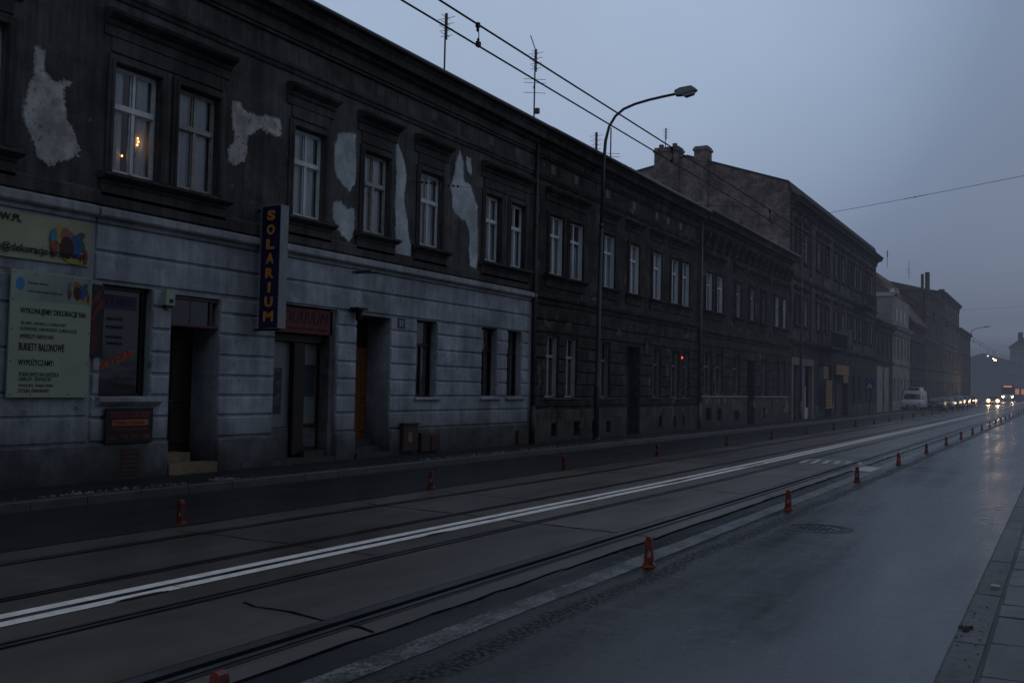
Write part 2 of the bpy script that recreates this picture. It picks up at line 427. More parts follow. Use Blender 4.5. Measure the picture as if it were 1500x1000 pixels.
# ------------------------------------------------------------------ mesh building
class MB:
    def __init__(self):
        self.v = []
        self.f = []

    def add(self, vs, fs):
        o = len(self.v)
        self.v += [tuple(p) for p in vs]
        self.f += [tuple(i + o for i in f) for f in fs]
        return self

    def box(self, x0, x1, y0, y1, z0, z1):
        return self.add([(x0, y0, z0), (x1, y0, z0), (x1, y1, z0), (x0, y1, z0), (x0, y0, z1), (x1, y0, z1), (x1, y1, z1), (x0, y1, z1)],
                        [(0, 3, 2, 1), (4, 5, 6, 7), (0, 1, 5, 4), (1, 2, 6, 5), (2, 3, 7, 6), (3, 0, 4, 7)])

    def fbox(self, y0, y1, z0, z1, e0, e1, ch=0.015):
        """A block on the street front: projects from e0 to e1, edges chamfered by ch."""
        xa, xb = FX + e0, FX + e1
        xm = xb - ch
        vs = [(xa, y0, z0), (xa, y1, z0), (xa, y1, z1), (xa, y0, z1), (xm, y0, z0), (xm, y1, z0), (xm, y1, z1), (xm, y0, z1),
              (xb, y0 + ch, z0 + ch), (xb, y1 - ch, z0 + ch), (xb, y1 - ch, z1 - ch), (xb, y0 + ch, z1 - ch)]
        fs = [(8, 9, 10, 11)]
        for a in (0, 4):
            for i in range(4):
                j = (i + 1) % 4
                fs.append((a + i, a + j, a + 4 + j, a + 4 + i))
        return self.add(vs, fs)

    def mould(self, y0, y1, prof):
        """Horizontal moulding along the front: PROF is [(e, z)...] bottom to top."""
        n = len(prof)
        vs = [(FX + e, y0, z) for e, z in prof] + [(FX + e, y1, z) for e, z in prof]
        fs = [(i, i + n, i + 1 + n, i + 1) for i in range(n - 1)]
        fs += [tuple(range(n)), tuple(range(2 * n - 1, n - 1, -1))]
        return self.add(vs, fs)

    def prism(self, pts, axis, a, b):
        """Polygon PTS (2D) pushed along AXIS from a to b."""
        def P(p, t):
            return {'x': (t, p[0], p[1]), 'y': (p[0], t, p[1]), 'z': (p[0], p[1], t)}[axis]
        n = len(pts)
        vs = [P(p, a) for p in pts] + [P(p, b) for p in pts]
        fs = [tuple(range(n)), tuple(range(2 * n - 1, n - 1, -1))] + [(i, i + n, (i + 1) % n + n, (i + 1) % n) for i in range(n)]
        return self.add(vs, fs)

    def tube(self, path, r, n=8, caps=True):
        path = [Vector(p) for p in path]
        rs = r if isinstance(r, (list, tuple)) else [r] * len(path)
        vs = []
        for i, p in enumerate(path):
            d = (path[min(i + 1, len(path) - 1)] - path[max(i - 1, 0)]).normalized()
            u = d.cross(Vector((0, 0, 1)))
            if u.length < 1e-3:
                u = d.cross(Vector((0, 1, 0)))
            u.normalize()
            w = d.cross(u)
            for k in range(n):
                a = 2 * PI * k / n
                vs.append(p + (u * math.cos(a) + w * math.sin(a)) * rs[i])
        fs = []
        for i in range(len(path) - 1):
            for k in range(n):
                fs.append((i * n + k, i * n + (k + 1) % n, (i + 1) * n + (k + 1) % n, (i + 1) * n + k))
        if caps:
            fs += [tuple(range(n - 1, -1, -1)), tuple(range((len(path) - 1) * n, len(path) * n))]
        return self.add(vs, fs)

    def lathe(self, prof, c=(0, 0, 0), n=20):
        vs = []
        for r, z in prof:
            for k in range(n):
                a = 2 * PI * k / n
                vs.append((c[0] + r * math.cos(a), c[1] + r * math.sin(a), c[2] + z))
        fs = []
        for i in range(len(prof) - 1):
            for k in range(n):
                fs.append((i * n + k, i * n + (k + 1) % n, (i + 1) * n + (k + 1) % n, (i + 1) * n + k))
        fs += [tuple(range(n - 1, -1, -1)), tuple(range((len(prof) - 1) * n, len(prof) * n))]
        return self.add(vs, fs)

    def ball(self, c, r, n=10):
        return self.lathe([(max(1e-3, r[0] * math.sin(PI * i / n)), -r[1] * math.cos(PI * i / n)) for i in range(n + 1)], c, 14)

    def mesh(self, name):
        me = bpy.data.meshes.new(name)
        me.from_pydata(self.v, [], self.f)
        me.update()
        return me

    def build(self, name, m, parent=None, smooth=False):
        return link(name, self.mesh(name), m, parent, smooth)


def link(name, me, m, parent=None, smooth=False):
    o = bpy.data.objects.new(name, me)
    COL.objects.link(o)
    if m is not None and not me.materials:
        me.materials.append(m)
    if smooth:
        for p in me.polygons:
            p.use_smooth = True
    if parent is not None:
        o.parent = parent
    return o


def tag(o, label, cat, group=None):
    o['label'] = label
    o['category'] = cat
    if group:
        o['group'] = group
    return o


def thing(name, label, cat, loc=(0, 0, 0), rz=0.0, group=None):
    o = bpy.data.objects.new(name, None)
    o.empty_display_size = 0.2
    COL.objects.link(o)
    o.location = loc
    o.rotation_euler = (0, 0, rz)
    return tag(o, label, cat, group)


def dup(root, loc, rz, label, group=None):
    r = root.copy()
    COL.objects.link(r)
    r.location = loc
    r.rotation_euler = (0, 0, rz)
    r['label'] = label
    if group:
        r['group'] = group
    for ch in root.children:
        c = ch.copy()
        COL.objects.link(c)
        c.parent = r
        for g in ch.children:
            d = g.copy()
            COL.objects.link(d)
            d.parent = c
    return r


def structure(name, mb, m):
    o = mb.build(name, m)
    o['kind'] = 'structure'
    return o


def drift(y):                   # the tracks bear slightly to the right over the first metres
    t = min(1.0, max(0.0, (y - 7.0) / 15.0))
    return .18 * t * t * (3 - 2 * t)


def strip(x0, x1, y0, y1, z, step=4.0, mb=None, wob=0.0, dr=0.0):
    mb = mb or MB()
    n = max(1, int(math.ceil((y1 - y0) / step)))
    vs = []
    for i in range(n + 1):
        y = y0 + (y1 - y0) * i / n
        vs.append((x0 + dr * drift(y) + random.uniform(-wob, wob), y, z + zg(y)))
        vs.append((x1 + dr * drift(y) + random.uniform(-wob, wob), y, z + zg(y)))
    return mb.add(vs, [(2 * i, 2 * i + 1, 2 * i + 3, 2 * i + 2) for i in range(n)])


# ------------------------------------------------------------------ lettering
def text_mesh(body, size, m, shear=0.0, bold=0.0, width=None, cx=0.5, extr=0.002, spacing=1.0, vfit=None):
    cu = bpy.data.curves.new('t', 'FONT')
    cu.body = body
    cu.size = size
    cu.shear = shear
    cu.offset = bold
    cu.extrude = extr
    cu.space_character = spacing
    cu.resolution_u = 3
    o = bpy.data.objects.new('t', cu)
    COL.objects.link(o)
    dg = bpy.context.evaluated_depsgraph_get()
    me = bpy.data.meshes.new_from_object(o.evaluated_get(dg))
    bpy.data.objects.remove(o)
    bpy.data.curves.remove(cu)
    xs = [v.co.x for v in me.vertices]
    ys = [v.co.y for v in me.vertices]
    x0, x1 = min(xs), max(xs)
    s = (width / (x1 - x0)) if width else 1.0
    t = 1.0
    y0 = 0.0
    if vfit:
        t = vfit / (max(ys) - min(ys))
        y0 = min(ys)
    for v in me.vertices:
        v.co.x = (v.co.x - x0) * s - cx * (x1 - x0) * s
        v.co.y = (v.co.y - y0) * t
    me.materials.clear()
    me.materials.append(m)
    return me


def letter(body, m, parent, facing, x, y, z, size=0.1, rot=0.0, name='lettering', **k):
    """Lettering as thin solid shapes. FACING '+x' = towards the street, '-y' = towards oncoming walkers."""
    me = text_mesh(body, size, m, **k)
    if rot:
        me.transform(Matrix.Rotation(rot, 4, 'Z'))
    if facing == '+x':
        R = Matrix(((0, 0, 1, x), (1, 0, 0, y), (0, 1, 0, z), (0, 0, 0, 1)))
    else:
        R = Matrix(((1, 0, 0, x), (0, 0, -1, y), (0, 1, 0, z), (0, 0, 0, 1)))
    me.transform(R)
    o = bpy.data.objects.new(name, me)
    COL.objects.link(o)
    o.parent = parent
    return o


def blob(mb, cx, cy, rx, ry, x, n=22, rot=0.0):
    vs = []
    for k in range(n):
        a = 2 * PI * k / n
        u, w = rx * math.cos(a), ry * math.sin(a)
        vs.append((x, cx + u * math.cos(rot) - w * math.sin(rot), cy + u * math.sin(rot) + w * math.cos(rot)))
    return mb.add(vs, [tuple(range(n))])


# ------------------------------------------------------------------ facade pieces
def wall_holes(y0, y1, z0, z1, holes, e=0.0, mb=None):
    """Front wall with openings (y0, y1, z0, z1, depth) and their reveals."""
    mb = mb or MB()
    ys = sorted({y0, y1} | {h[0] for h in holes} | {h[1] for h in holes})
    zs = sorted({z0, z1} | {h[2] for h in holes} | {h[3] for h in holes})
    ys = [v for v in ys if y0 <= v <= y1]
    zs = [v for v in zs if z0 <= v <= z1]
    x = FX + e
    for i in range(len(ys) - 1):
        for j in range(len(zs) - 1):
            cy, cz = (ys[i] + ys[i + 1]) / 2, (zs[j] + zs[j + 1]) / 2
            if any(h[0] < cy < h[1] and h[2] < cz < h[3] for h in holes):
                continue
            mb.add([(x, ys[i], zs[j]), (x, ys[i + 1], zs[j]), (x, ys[i + 1], zs[j + 1]), (x, ys[i], zs[j + 1])], [(0, 1, 2, 3)])
    for a, b, c, d, dep in holes:
        xd = x - dep
        mb.add([(x, a, c), (x, b, c), (x, b, d), (x, a, d), (xd, a, c), (xd, b, c), (xd, b, d), (xd, a, d)],
               [(0, 1, 5, 4), (1, 2, 6, 5), (2, 3, 7, 6), (3, 0, 4, 7)])
    return mb


CACHE = {}


def frame_mesh(w, h, style):
    key = (round(w, 2), round(h, 2), style)
    if key in CACHE:
        return CACHE[key]
    mb = MB()
    t, d = (.052, .035)

    def bar(y0, y1, z0, z1, f=d):
        mb.box(-d, f, y0, y1, z0, z1)
    bar(-w / 2, -w / 2 + t, 0, h)
    bar(w / 2 - t, w / 2, 0, h)
    bar(-w / 2 + t, w / 2 - t, 0, t)
    bar(-w / 2 + t, w / 2 - t, h - t, h)
    if style == 'four':
        zt = h * .625
        bar(-w / 2 + t, w / 2 - t, zt - .045, zt + .045, .06)
        bar(-.034, .034, t, zt - .045, .05)
        bar(-.022, .022, zt + .045, h - t, .045)
        for a, b in ((-w / 2 + t, -.034), (.034, w / 2 - t)):     # sash rails
            for q, r in ((t, zt - .045), (zt + .045, h - t)):
                s = .024
                mb.box(-.02, .02, a + .002, a + s, q + .002, r - .002)
                mb.box(-.02, .02, b - s, b - .002, q + .002, r - .002)
                mb.box(-.02, .018, a + s, b - s, q + .002, q + s)
                mb.box(-.02, .018, a + s, b - s, r - s, r - .002)
    elif style == 'tall':
        zt = h * .67
        bar(-w / 2 + t, w / 2 - t, zt - .04, zt + .04, .05)
        bar(-.035, .035, t, zt - .04, .045)
        bar(-.035, .035, zt + .04, h - t, .045)
        for q in (-1, 1):                       # painted jamb linings out to the wall face
            a, b = sorted((q * (w / 2 + .001), q * (w / 2 - .022)))
            mb.box(d, .128, a, b, .003, h - .003)
    elif style == 'plain':
        zt = h * .68
        bar(-w / 2 + t, w / 2 - t, zt - .03, zt + .03)
        bar(-.03, .03, t, zt - .03)
    me = mb.mesh('window')
    CACHE[key] = me
    return me


def pane_mesh(w, h):
    key = ('p', round(w, 2), round(h, 2))
    if key not in CACHE:
        CACHE[key] = MB().add([(0, -w / 2 + .01, .01), (0, w / 2 - .01, .01), (0, w / 2 - .01, h - .01), (0, -w / 2 + .01, h - .01)],
                              [(0, 1, 2, 3)]).mesh('pane')
    return CACHE[key]


def curtain_mesh(w, h, kind):
    key = ('c', round(w, 2), round(h, 2), kind)
    if key in CACHE:
        return CACHE[key]
    mb = MB()
    rng = random.Random(hash((round(w, 2), kind)) & 0xffff)
    if kind == 'full':
        spans = [(-w / 2 + .02, w / 2 + .16, .04, h - .03)]
    elif kind == 'pair':
        spans = [(-w / 2 + .02, -w * .14, .04, h - .03), (w * .16, w / 2 + .16, .04, h - .03)]
    elif kind == 'low':
        spans = [(-w / 2 + .02, w / 2 + .16, .04, h * .6)]
    else:
        spans = [(-w / 2 + .02, -w * .22, .04, h - .03), (w * .27, w / 2 + .16, .04, h - .03)]
    for a, b, c, d in spans:
        n = max(8, int((b - a) / .022))
        vs = []
        ph = rng.uniform(0, 6)
        for i in range(n + 1):
            y = a + (b - a) * i / n
            o = .018 * math.sin(y * 46 + ph) + .012 * math.sin(y * 23 + ph * 2)
            vs += [(o, y, c), (o * .7, y, d)]
        mb.add(vs, [(2 * i, 2 * i + 2, 2 * i + 3, 2 * i + 1) for i in range(n)])
    me = mb.mesh('curtain')
    CACHE[key] = me
    return me


def window(parent, yc, z0, w, h, dep, style='four', fm=None, gm=None, curtain='pair', cm=None, label=None):
    fm = fm or M_WHITEP
    me = frame_mesh(w, h, style)
    if me.materials and me.materials[0] != fm:
        me = me.copy()
        me.materials.clear()
    fr = link('window', me, fm, parent)
    fr.location = (FX - dep + .03, yc, z0)
    if label:
        fr['label'] = label
    link('pane', pane_mesh(w, h), gm or M_GLASS, fr)
    if curtain:
        cme = curtain_mesh(w, h, curtain)
        cm = cm or M_CURT
        if cme.materials and cme.materials[0] != cm:
            cme = cme.copy()
            cme.materials.clear()
        c = link('curtain', cme, cm, fr)
        c.location = (-.075, 0, 0)
    return fr


def flat_mesh(name, pts, e):
    v, _, f, *_ = delaunay_2d_cdt([Vector((p[0], p[1])) for p in pts], [], [list(range(len(pts)))], 1, 1e-4)
    me = bpy.data.meshes.new(name)
    me.from_pydata([(FX + e, p.x, p.y) for p in v], [], [tuple(q) for q in f])
    me.update()
    return me


def patch(parent, pts, m, e=.006, jag=.035, seed=1, label=None, rim=.05):
    """A flaked or repaired area with a ragged outline, a few millimetres proud of the wall."""
    rng = random.Random(seed)
    out = []
    n = len(pts)
    for i in range(n):
        a, b = Vector(pts[i]), Vector(pts[(i + 1) % n])
        k = max(3, int((b - a).length / .028))
        nrm = Vector((-(b - a).y, (b - a).x)).normalized()
        lowf = rng.gauss(0, jag * .6)
        for j in range(k):
            t = j / k
            o = (rng.gauss(0, jag * .32) + lowf * math.sin(PI * t)) if j else rng.gauss(0, jag * .3)
            out.append(a.lerp(b, t) + nrm * o)
    sgn = 1 if sum(out[i - 1].x * out[i].y - out[i].x * out[i - 1].y for i in range(len(out))) > 0 else -1
    me = flat_mesh('plaster_patch', out, e)
    o = link('plaster_patch', me, m, parent)
    if label:
        o['label'] = label
    if rim:
        cx = sum(p.x for p in out) / len(out)
        cy = sum(p.y for p in out) / len(out)
        ring = []
        for i, p in enumerate(out):
            q_ = out[(i + 1) % len(out)] - out[i - 1]
            n_ = Vector((q_.y, -q_.x))
            n_ = n_.normalized() if n_.length > 1e-6 else Vector((0, 0))
            ring.append(p + n_ * sgn * rim * rng.uniform(.1, 1.0))
        me2 = flat_mesh('broken_edge', ring, e - .0025)
        link('broken_edge', me2, M_RIM, o)
    return o


def complement(y0, y1, holes, za, zb):
    segs = [(y0, y1)]
    for h in holes:
        if h[2] < zb - .02 and h[3] > za + .02:
            ns = []
            for a, b in segs:
                if h[1] <= a or h[0] >= b:
                    ns.append((a, b))
                else:
                    if h[0] > a:
                        ns.append((a, h[0]))
                    if h[1] < b:
                        ns.append((h[1], b))
            segs = ns
    return [(a, b) for a, b in segs if b - a > .06]


def rustic(y0, y1, bands, holes, e0, e1, groove, mb=None, jitter=0.0):
    mb = mb or MB()
    for za, zb in zip(bands[:-1], bands[1:]):
        for a, b in complement(y0, y1, holes, za, zb):
            q = (lambda: random.uniform(-jitter, jitter)) if jitter else (lambda: 0)
            mb.fbox(a + .012, b - .012, za + groove / 2 + q(), zb - groove / 2 + q(), e0, e1 + q() * .4, .022)
    return mb


CORN = [(0, -.75), (.06, -.73), (.06, -.68), (.10, -.66), (.10, -.45), (.20, -.40), (.22, -.33), (.40, -.30), (.42, -.16), (.50, -.06), (.52, 0), (0, .02)]


def cornice(mb, y0, y1, ztop, s=1.0, se=1.0):
    mb.mould(y0, y1, [(e * se, ztop + z * s) for e, z in CORN])


def hood(parent, m, y0, y1, ztop, out=.24, h=.36, name='window_hood'):
    mb = MB()
    mb.mould(y0, y1, [(0, ztop - h), (.035, ztop - h), (.035, ztop - h * .62), (.07, ztop - h * .56), (.10, ztop - h * .40), (.16, ztop - h * .34),
                      (out - .03, ztop - h * .22), (out, ztop - h * .10), (out, ztop - .02), (0, ztop + .03)])
    return mb.build(name, m, parent)


def sill(parent, m, y0, y1, ztop, out=.2, h=.12, apron=.3, name='window_sill'):
    mb = MB()
    mb.mould(y0, y1, [(0, ztop - h), (out * .55, ztop - h), (out, ztop - h * .55), (out, ztop - .02), (0, ztop)])
    if apron:
        mb.mould(y0 + .05, y1 - .05, [(0, ztop - h - apron), (.05, ztop - h - apron + .02), (.05, ztop - h - .08), (.08, ztop - h - .05), (.08, ztop - h - .004), (0, ztop - h - .004)])
    return mb.build(name, m, parent)


def surround(parent, m, y0, y1, z0, z1, w=.15, e=.045, name='window_surround'):
    mb = MB()
    for a, b, f in ((0, w, e), (.02, w * .55, e + .025)):
        mb.fbox(y0 - b, y0 - (.004 if a == 0 else a), z0, z1 + b, 0, f, .01)
        mb.fbox(y1 + (.004 if a == 0 else a), y1 + b, z0, z1 + b, 0, f, .01)
        mb.fbox(y0 - (.004 if a == 0 else a), y1 + (.004 if a == 0 else a), z1 + (.004 if a == 0 else a), z1 + b, 0, f, .01)
    return mb.build(name, m, parent)


def downpipe(parent, y, z0, z1, m, e=.12, r=.055, shoe=True):
    mb = MB()
    mb.tube([(FX + e, y, z0), (FX + e, y, z1)], r, 10)
    for k in range(int((z1 - z0) / 2.0)):
        z = z0 + .6 + 2.0 * k
        mb.tube([(FX + e, y, z), (FX + e, y, z + .05)], r * 1.25, 10)
    if shoe:
        mb.tube([(FX + e, y, z0), (FX + e, y, z0 + 1.15)], r * 1.45, 10)
    return mb.build('downpipe', m, parent, True)


def gutter(parent, y0, y1, z, e, m):
    mb = MB()
    mb.tube([(FX + e, y0, z), (FX + e, y1, z)], .065, 8)
    return mb.build('gutter', m, parent, True)


# ================================================================== THE GROUND
g = MB()
for (xa, xb) in ((-600, -14.0), (6.5, 600)):
    strip(xa, xb, -300, 900, -.06, 30, g)
structure('ground', g, M_ASPHL)
structure('road', strip(-4.80, -.70, -30, 420, 0.0), M_ASPH)
structure('far_lane', strip(-12.62, -9.6, -30, 420, 0.0), M_ASPHL)
structure('track_bed', strip(-9.86, -4.52, -30, 420, .002), M_SLAB)
sw = strip(-14.6, -12.72, -30, 420, .135)
structure('far_pavement', sw, M_SIDE)
structure('near_pavement_bed', strip(-.5, 6.6, -30, 420, .109), M_SIDE)
# far kerb: separate stones of one long edging, top and street face
k = MB()
y = -6.0
while y < 190:
    L_ = random.uniform(.92, 1.08)
    z0, j = zg(y), random.uniform(-.006, .006)
    k.prism([(-12.74, -.1), (-12.585 + j, -.1), (-12.60 + j, .12), (-12.62 + j, .142), (-12.74, .144)], 'y', y + .006, y + L_ - .006)
    for i in range(len(k.v) - 10, len(k.v)):
        k.v[i] = (k.v[i][0], k.v[i][1], k.v[i][2] + z0)
    y += L_
structure('far_kerb', k, M_KERBL)
k = MB()
y = -6.0
while y < 150:
    L_ = random.uniform(.96, 1.04)
    z0, j = zg(y), random.uniform(-.004, .004)
    k.prism([(-.735 + j, -.1), (-.50, -.1), (-.50, .118 + j), (-.695 + j, .121 + j), (-.722 + j, .10 + j)], 'y', y + .003, y + L_ - .003)
    for i in range(len(k.v) - 10, len(k.v)):
        k.v[i] = (k.v[i][0], k.v[i][1], k.v[i][2] + z0)
    y += L_
structure('near_kerb', k, M_KERB)
# near pavement: concrete slabs with open joints
k = MB()
y = -3.0
row = 0
while y < 60:
    x = -.475
    first = .5 if row % 2 == 0 else .25
    while x < 4.4:
        w = first if x < -.47 else .5
        z = .1185 + random.uniform(-.005, .005) + zg(y)
        t1, t2 = random.uniform(-.004, .004), random.uniform(-.004, .004)
        gp = random.uniform(.003, .007)
        k.add([(x + gp, y + gp, .05), (x + w - gp, y + gp, .05), (x + w - gp, y + .5 - gp, .05), (x + gp, y + .5 - gp, .05),
               (x + gp, y + gp, z - .006), (x + w - gp, y + gp, z - .006), (x + w - gp, y + .5 - gp, z - .006), (x + gp, y + .5 - gp, z - .006),
               (x + gp + .008, y + gp + .008, z + t1), (x + w - gp - .008, y + gp + .008, z), (x + w - gp - .008, y + .5 - gp - .008, z + t2),
               (x + gp + .008, y + .5 - gp - .008, z + t1)],
              [(8, 9, 10, 11), (0, 1, 5, 4), (1, 2, 6, 5), (2, 3, 7, 6), (3, 0, 4, 7), (4, 5, 9, 8), (5, 6, 10, 9), (6, 7, 11, 10), (7, 4, 8, 11)])
        x += w
    y += .5
    row += 1
structure('near_pavement', k, M_PAVE)

# rails: tar filler, running head, groove, guard lip
tar, head, gro = MB(), MB(), MB()
for x, side in ((-5.0, -1), (-6.43, 1), (-7.80, -1), (-9.22, 1)):
    # seen across the rail: dark joint, running head, flange groove, guard lip, dark joint
    f_ = 1.0 if x < -5.5 else .25
    k_w = .62 if x < -5.5 else 1.25

    def rs(a, b_, z, mb, w=0.0):
        p, q = sorted((x - side * a * k_w, x - side * b_ * k_w))
        strip(p, q, -30, 420, z, 1.5, mb, w, f_)
    rs(-.10, .17, .006, tar, .006)
    rs(-.065, .02, .013, head)
    rs(.02, .085, .010, gro)
    rs(.085, .13, .0125, head)
structure('rail_filler', tar, M_TAR)
structure('tram_rails', head, M_STEEL)
structure('rail_grooves', gro, M_GROOVE)
# tarred seams: along the edge of the track slabs and across between slabs
k = MB()


def seam(pts, w):
    for (a, b) in zip(pts[:-1], pts[1:]):
        a, b = Vector(a), Vector(b)
        n = Vector((-(b - a).y, (b - a).x)).normalized()
        w0, w1 = w * random.uniform(.5, 1.3), w * random.uniform(.5, 1.3)
        q = [a - n * w0, a + n * w0, b + n * w1, b - n * w1]
        k.add([(p.x, p.y, .0075 + zg(p.y)) for p in q], [(0, 1, 2, 3)])


seam([(-4.52 + random.uniform(-.02, .02), 2 + .35 * i) for i in range(22)], .014)
seam([(-4.50 + random.uniform(-.018, .018), 9.3 + .45 * i) for i in range(190)], .024)
seam([(-9.86 + random.uniform(-.02, .02), 2 + .55 * i) for i in range(160)], .015)
for i in range(18):
    y = .2 + 6.0 * i + random.uniform(-.3, .3)
    seam([(-4.56 - .19 * q, y + random.uniform(-.035, .035) + .02 * q) for q in range(9 if i % 2 else 27)], .018)
    seam([(-6.6 - .2 * q, y + 2.7 + random.uniform(-.03, .03)) for q in range(16)], .012)
structure('slab_seams', k, M_GROOVE)
# painted markings
structure('edge_line', strip(-4.18, -3.94, -10, 190, .004, 1.0, None, .012), M_EDGE)
k = MB()
for (xa, xb) in ((-7.30, -7.165), (-7.075, -6.93)):
    y = -10.0
    while y < 330:
        ln = random.uniform(3.5, 9)
        strip(xa + random.uniform(-.008, .008), xb + random.uniform(-.008, .008), y, min(330, y + ln), .0082, 1.0, k, 0, 1.0)
        y += ln + .015
structure('double_line', k, M_DOUBLE)
k = MB()
for (x, y, l_, w_) in ((-7.12, 5.95, .5, .05), (-6.95, 6.05, .3, .035), (-7.14, 7.55, .55, .03), (-7.12, 9.85, .45, .035), (-6.93, 10.6, .3, .03), (-7.1, 12.4, .7, .03), (-7.08, 15.2, .8, .03), (-7.05, 19.4, .9, .03), (-7.02, 25, 1.2, .03)):
    n_ = 14
    k.add([(x + drift(y) + w_ * math.cos(2 * PI * q / n_) * random.uniform(.7, 1.2), y + l_ * math.sin(2 * PI * q / n_) * random.uniform(.7, 1.1), .0095 + zg(y)) for q in range(n_)], [tuple(range(n_))])
structure('worn_spots', k, M_TAR)
structure('red_gleam_strip', strip(-7.50, -7.42, 33, 90, .0084, 3.0), M_REDGLEAM)  # red reflection on the wet road, painted as a flat strip
k = MB()
for i in range(6):
    x = -6.15 + .27 * i
    k.add([(x, 26.6 + .15 * i, .0085 + zg(27)), (x + .13, 26.6 + .15 * i, .0085 + zg(27)), (x + .02, 28.2, .009 + zg(28.2)), (x - .11, 28.2, .009 + zg(28.2))], [(0, 1, 2, 3)])
k.add([(-6.25, 28.2, .010 + zg(28.4)), (-4.6, 28.3, .010 + zg(28.4)), (-4.6, 28.45, .010 + zg(28.4)), (-6.25, 28.4, .010 + zg(28.4))], [(0, 1, 2, 3)])
k.add([(-4.5, 25.1, .0095 + zg(25.1)), (-4.05, 25.0, .0095 + zg(25.1)), (-4.05, 26.6, .0095 + zg(26.7)), (-4.5, 26.8, .0095 + zg(26.7))], [(0, 1, 2, 3)])
structure('hatched_marking', k, M_HATCH)

# manhole in the near lane
mh = thing('manhole_cover', 'round iron manhole cover set in the wet near lane', 'manhole', (-3.0, 14.2, .004))
r1 = MB()
n = 40
vs = [((.47 + (.012 if q % 2 else 0)) * math.cos(2 * PI * q / n), .47 * math.sin(2 * PI * q / n), .002) for q in range(n)]
vs += [(.36 * math.cos(2 * PI * q / n), .36 * math.sin(2 * PI * q / n), .006) for q in range(n)]
r1.add(vs, [(q, (q + 1) % n, (q + 1) % n + n, q + n) for q in range(n)])
r1.build('rim', M_TAR, mh)
r2 = MB()
r2.lathe([(.335, -.003), (.335, .004), (.31, .005), (.30, -.001), (.0001, 0.0)], (0, 0, 0), 32)
for q in range(-3, 4):
    for s in range(-3, 4):
        if (q * q + s * s) < 10:
            r2.box(q * .075 - .02, q * .075 + .02, s * .075 - .02, s * .075 + .02, -.002, .006)
r2.build('lid', M_IRON, mh)

# grit and old leaves against the far kerb and house fronts
k = MB()


def pebble(x, y, z, r):
    vs, n = [], 6
    for q in range(n):
        a = 2 * PI * q / n + random.uniform(-.3, .3)
        vs.append((x + r * random.uniform(.6, 1.2) * math.cos(a), y + r * random.uniform(.6, 1.3) * math.sin(a), z))
    vs.append((x + random.uniform(-.3, .3) * r, y, z + r * random.uniform(.5, .9)))
    k.add(vs, [(q, (q + 1) % n, n) for q in range(n)])


for (ya, yb, num) in ((9.3, 11.2, 60), (11.3, 12.0, 25), (12.6, 13.2, 60), (19, 26, 150), (26, 40, 190), (40, 60, 130)):
    for i in range(num):
        y = random.uniform(ya, yb)
        x = random.gauss(-12.88, .07)
        pebble(min(-12.76, x), y, .136 + zg(y), random.choice((.012, .02, .03, .045)) * random.uniform(.6, 1.3))
o = k.build('grit', M_RUBBLE)
o['kind'] = 'stuff'
k = MB()
for i in range(420):
    y = random.uniform(8, 60)
    pebble(random.choice((random.uniform(-14.15, -13.9), random.gauss(-13.0, .12))), y, .136 + zg(y), random.uniform(.015, .05))
for i in range(260):
    y = random.uniform(3, 26)
    pebble(random.uniform(-.72, -.52), y, .121, random.uniform(.004, .011))
o = k.build('wet_leaf_litter', M_LEAF)
o['kind'] = 'stuff'
# two scraps on the near kerb
k = MB()
for i in range(14):
    pebble(-.66 + random.gauss(0, .016), 8.27 + random.gauss(0, .05), .122 + random.uniform(0, .012), random.uniform(.015, .034))
tag(k.build('leaf_clump', M_LEAF), 'dark clump of wet leaves lying on the near kerb', 'leaves')
k = MB()
k.add([(-.60, 10.16, .123), (-.52, 10.19, .123), (-.53, 10.30, .124), (-.61, 10.27, .123), (-.595, 10.17, .150), (-.525, 10.2, .146), (-.53, 10.285, .147), (-.6, 10.26, .152)],
      [(0, 1, 5, 4), (1, 2, 6, 5), (2, 3, 7, 6), (3, 0, 4, 7), (4, 5, 6, 7)])
tag(k.build('crushed_packet', M_REFL), 'small white crushed packet lying on the near kerb', 'litter')

# ================================================================== BUILDING 1 (grey ground floor, sooty upper floor)
B1 = thing('grey_tenement', 'two storey tenement with grey ground floor, sooty upper floor and pale repair patches', 'building', (0, 0, 0))
Y0, Y1 = 2.0, 26.72
WIN1 = [(11.84, .98), (13.25, .98), (16.38, 1.0), (18.78, 1.0), (21.08, 1.0), (24.24, .88), (25.70, .88), (8.85, 1.0), (6.2, 1.0)]
hol = [(c - w / 2, c + w / 2, 5.38, 7.24, .17) for c, w in WIN1]
wall_holes(Y0, Y1, 4.72, 9.72, hol).build('upper_wall', M_SOOT, B1)
GH = [(11.27, 12.32, 1.56, 3.46, .22), (12.77, 13.95, .13, 3.42, .75), (15.49, 17.48, .13, 3.49, .42), (18.19, 19.49, .13, 3.45, .72),
      (20.60, 21.52, 1.55, 3.49, .24), (23.80, 24.64, 1.58, 3.50, .24), (25.24, 26.10, 1.58, 3.50, .24)]
wall_holes(Y0, Y1, -.1, 4.72, GH).build('ground_wall', M_GREY, B1)
RB = [.78, 1.19, 1.57, 1.95, 2.34, 2.75, 3.15, 3.47]
rb = rustic(11.10, 26.55, RB, GH, 0, .036, .048)
for a, b in ((Y0, 9.2), (9.25, 11.06)):
    for za, zb in ((.78, 1.22), (1.22, 1.6), (1.6, 2.3), (2.3, 3.0), (3.0, 3.47)):
        rb.fbox(a, b - .01, za + .02, zb - .02, 0, .022, .015)
rb.fbox(11.10, 26.60, 3.52, 3.97, 0, .04, .02)
rb.fbox(11.10, 26.60, 4.02, 4.44, 0, .04, .02)
rb.fbox(Y0, 11.08, 3.52, 4.44, 0, .012, .01)
rb.build('stone_courses', M_GREY, B1)
pl = MB()
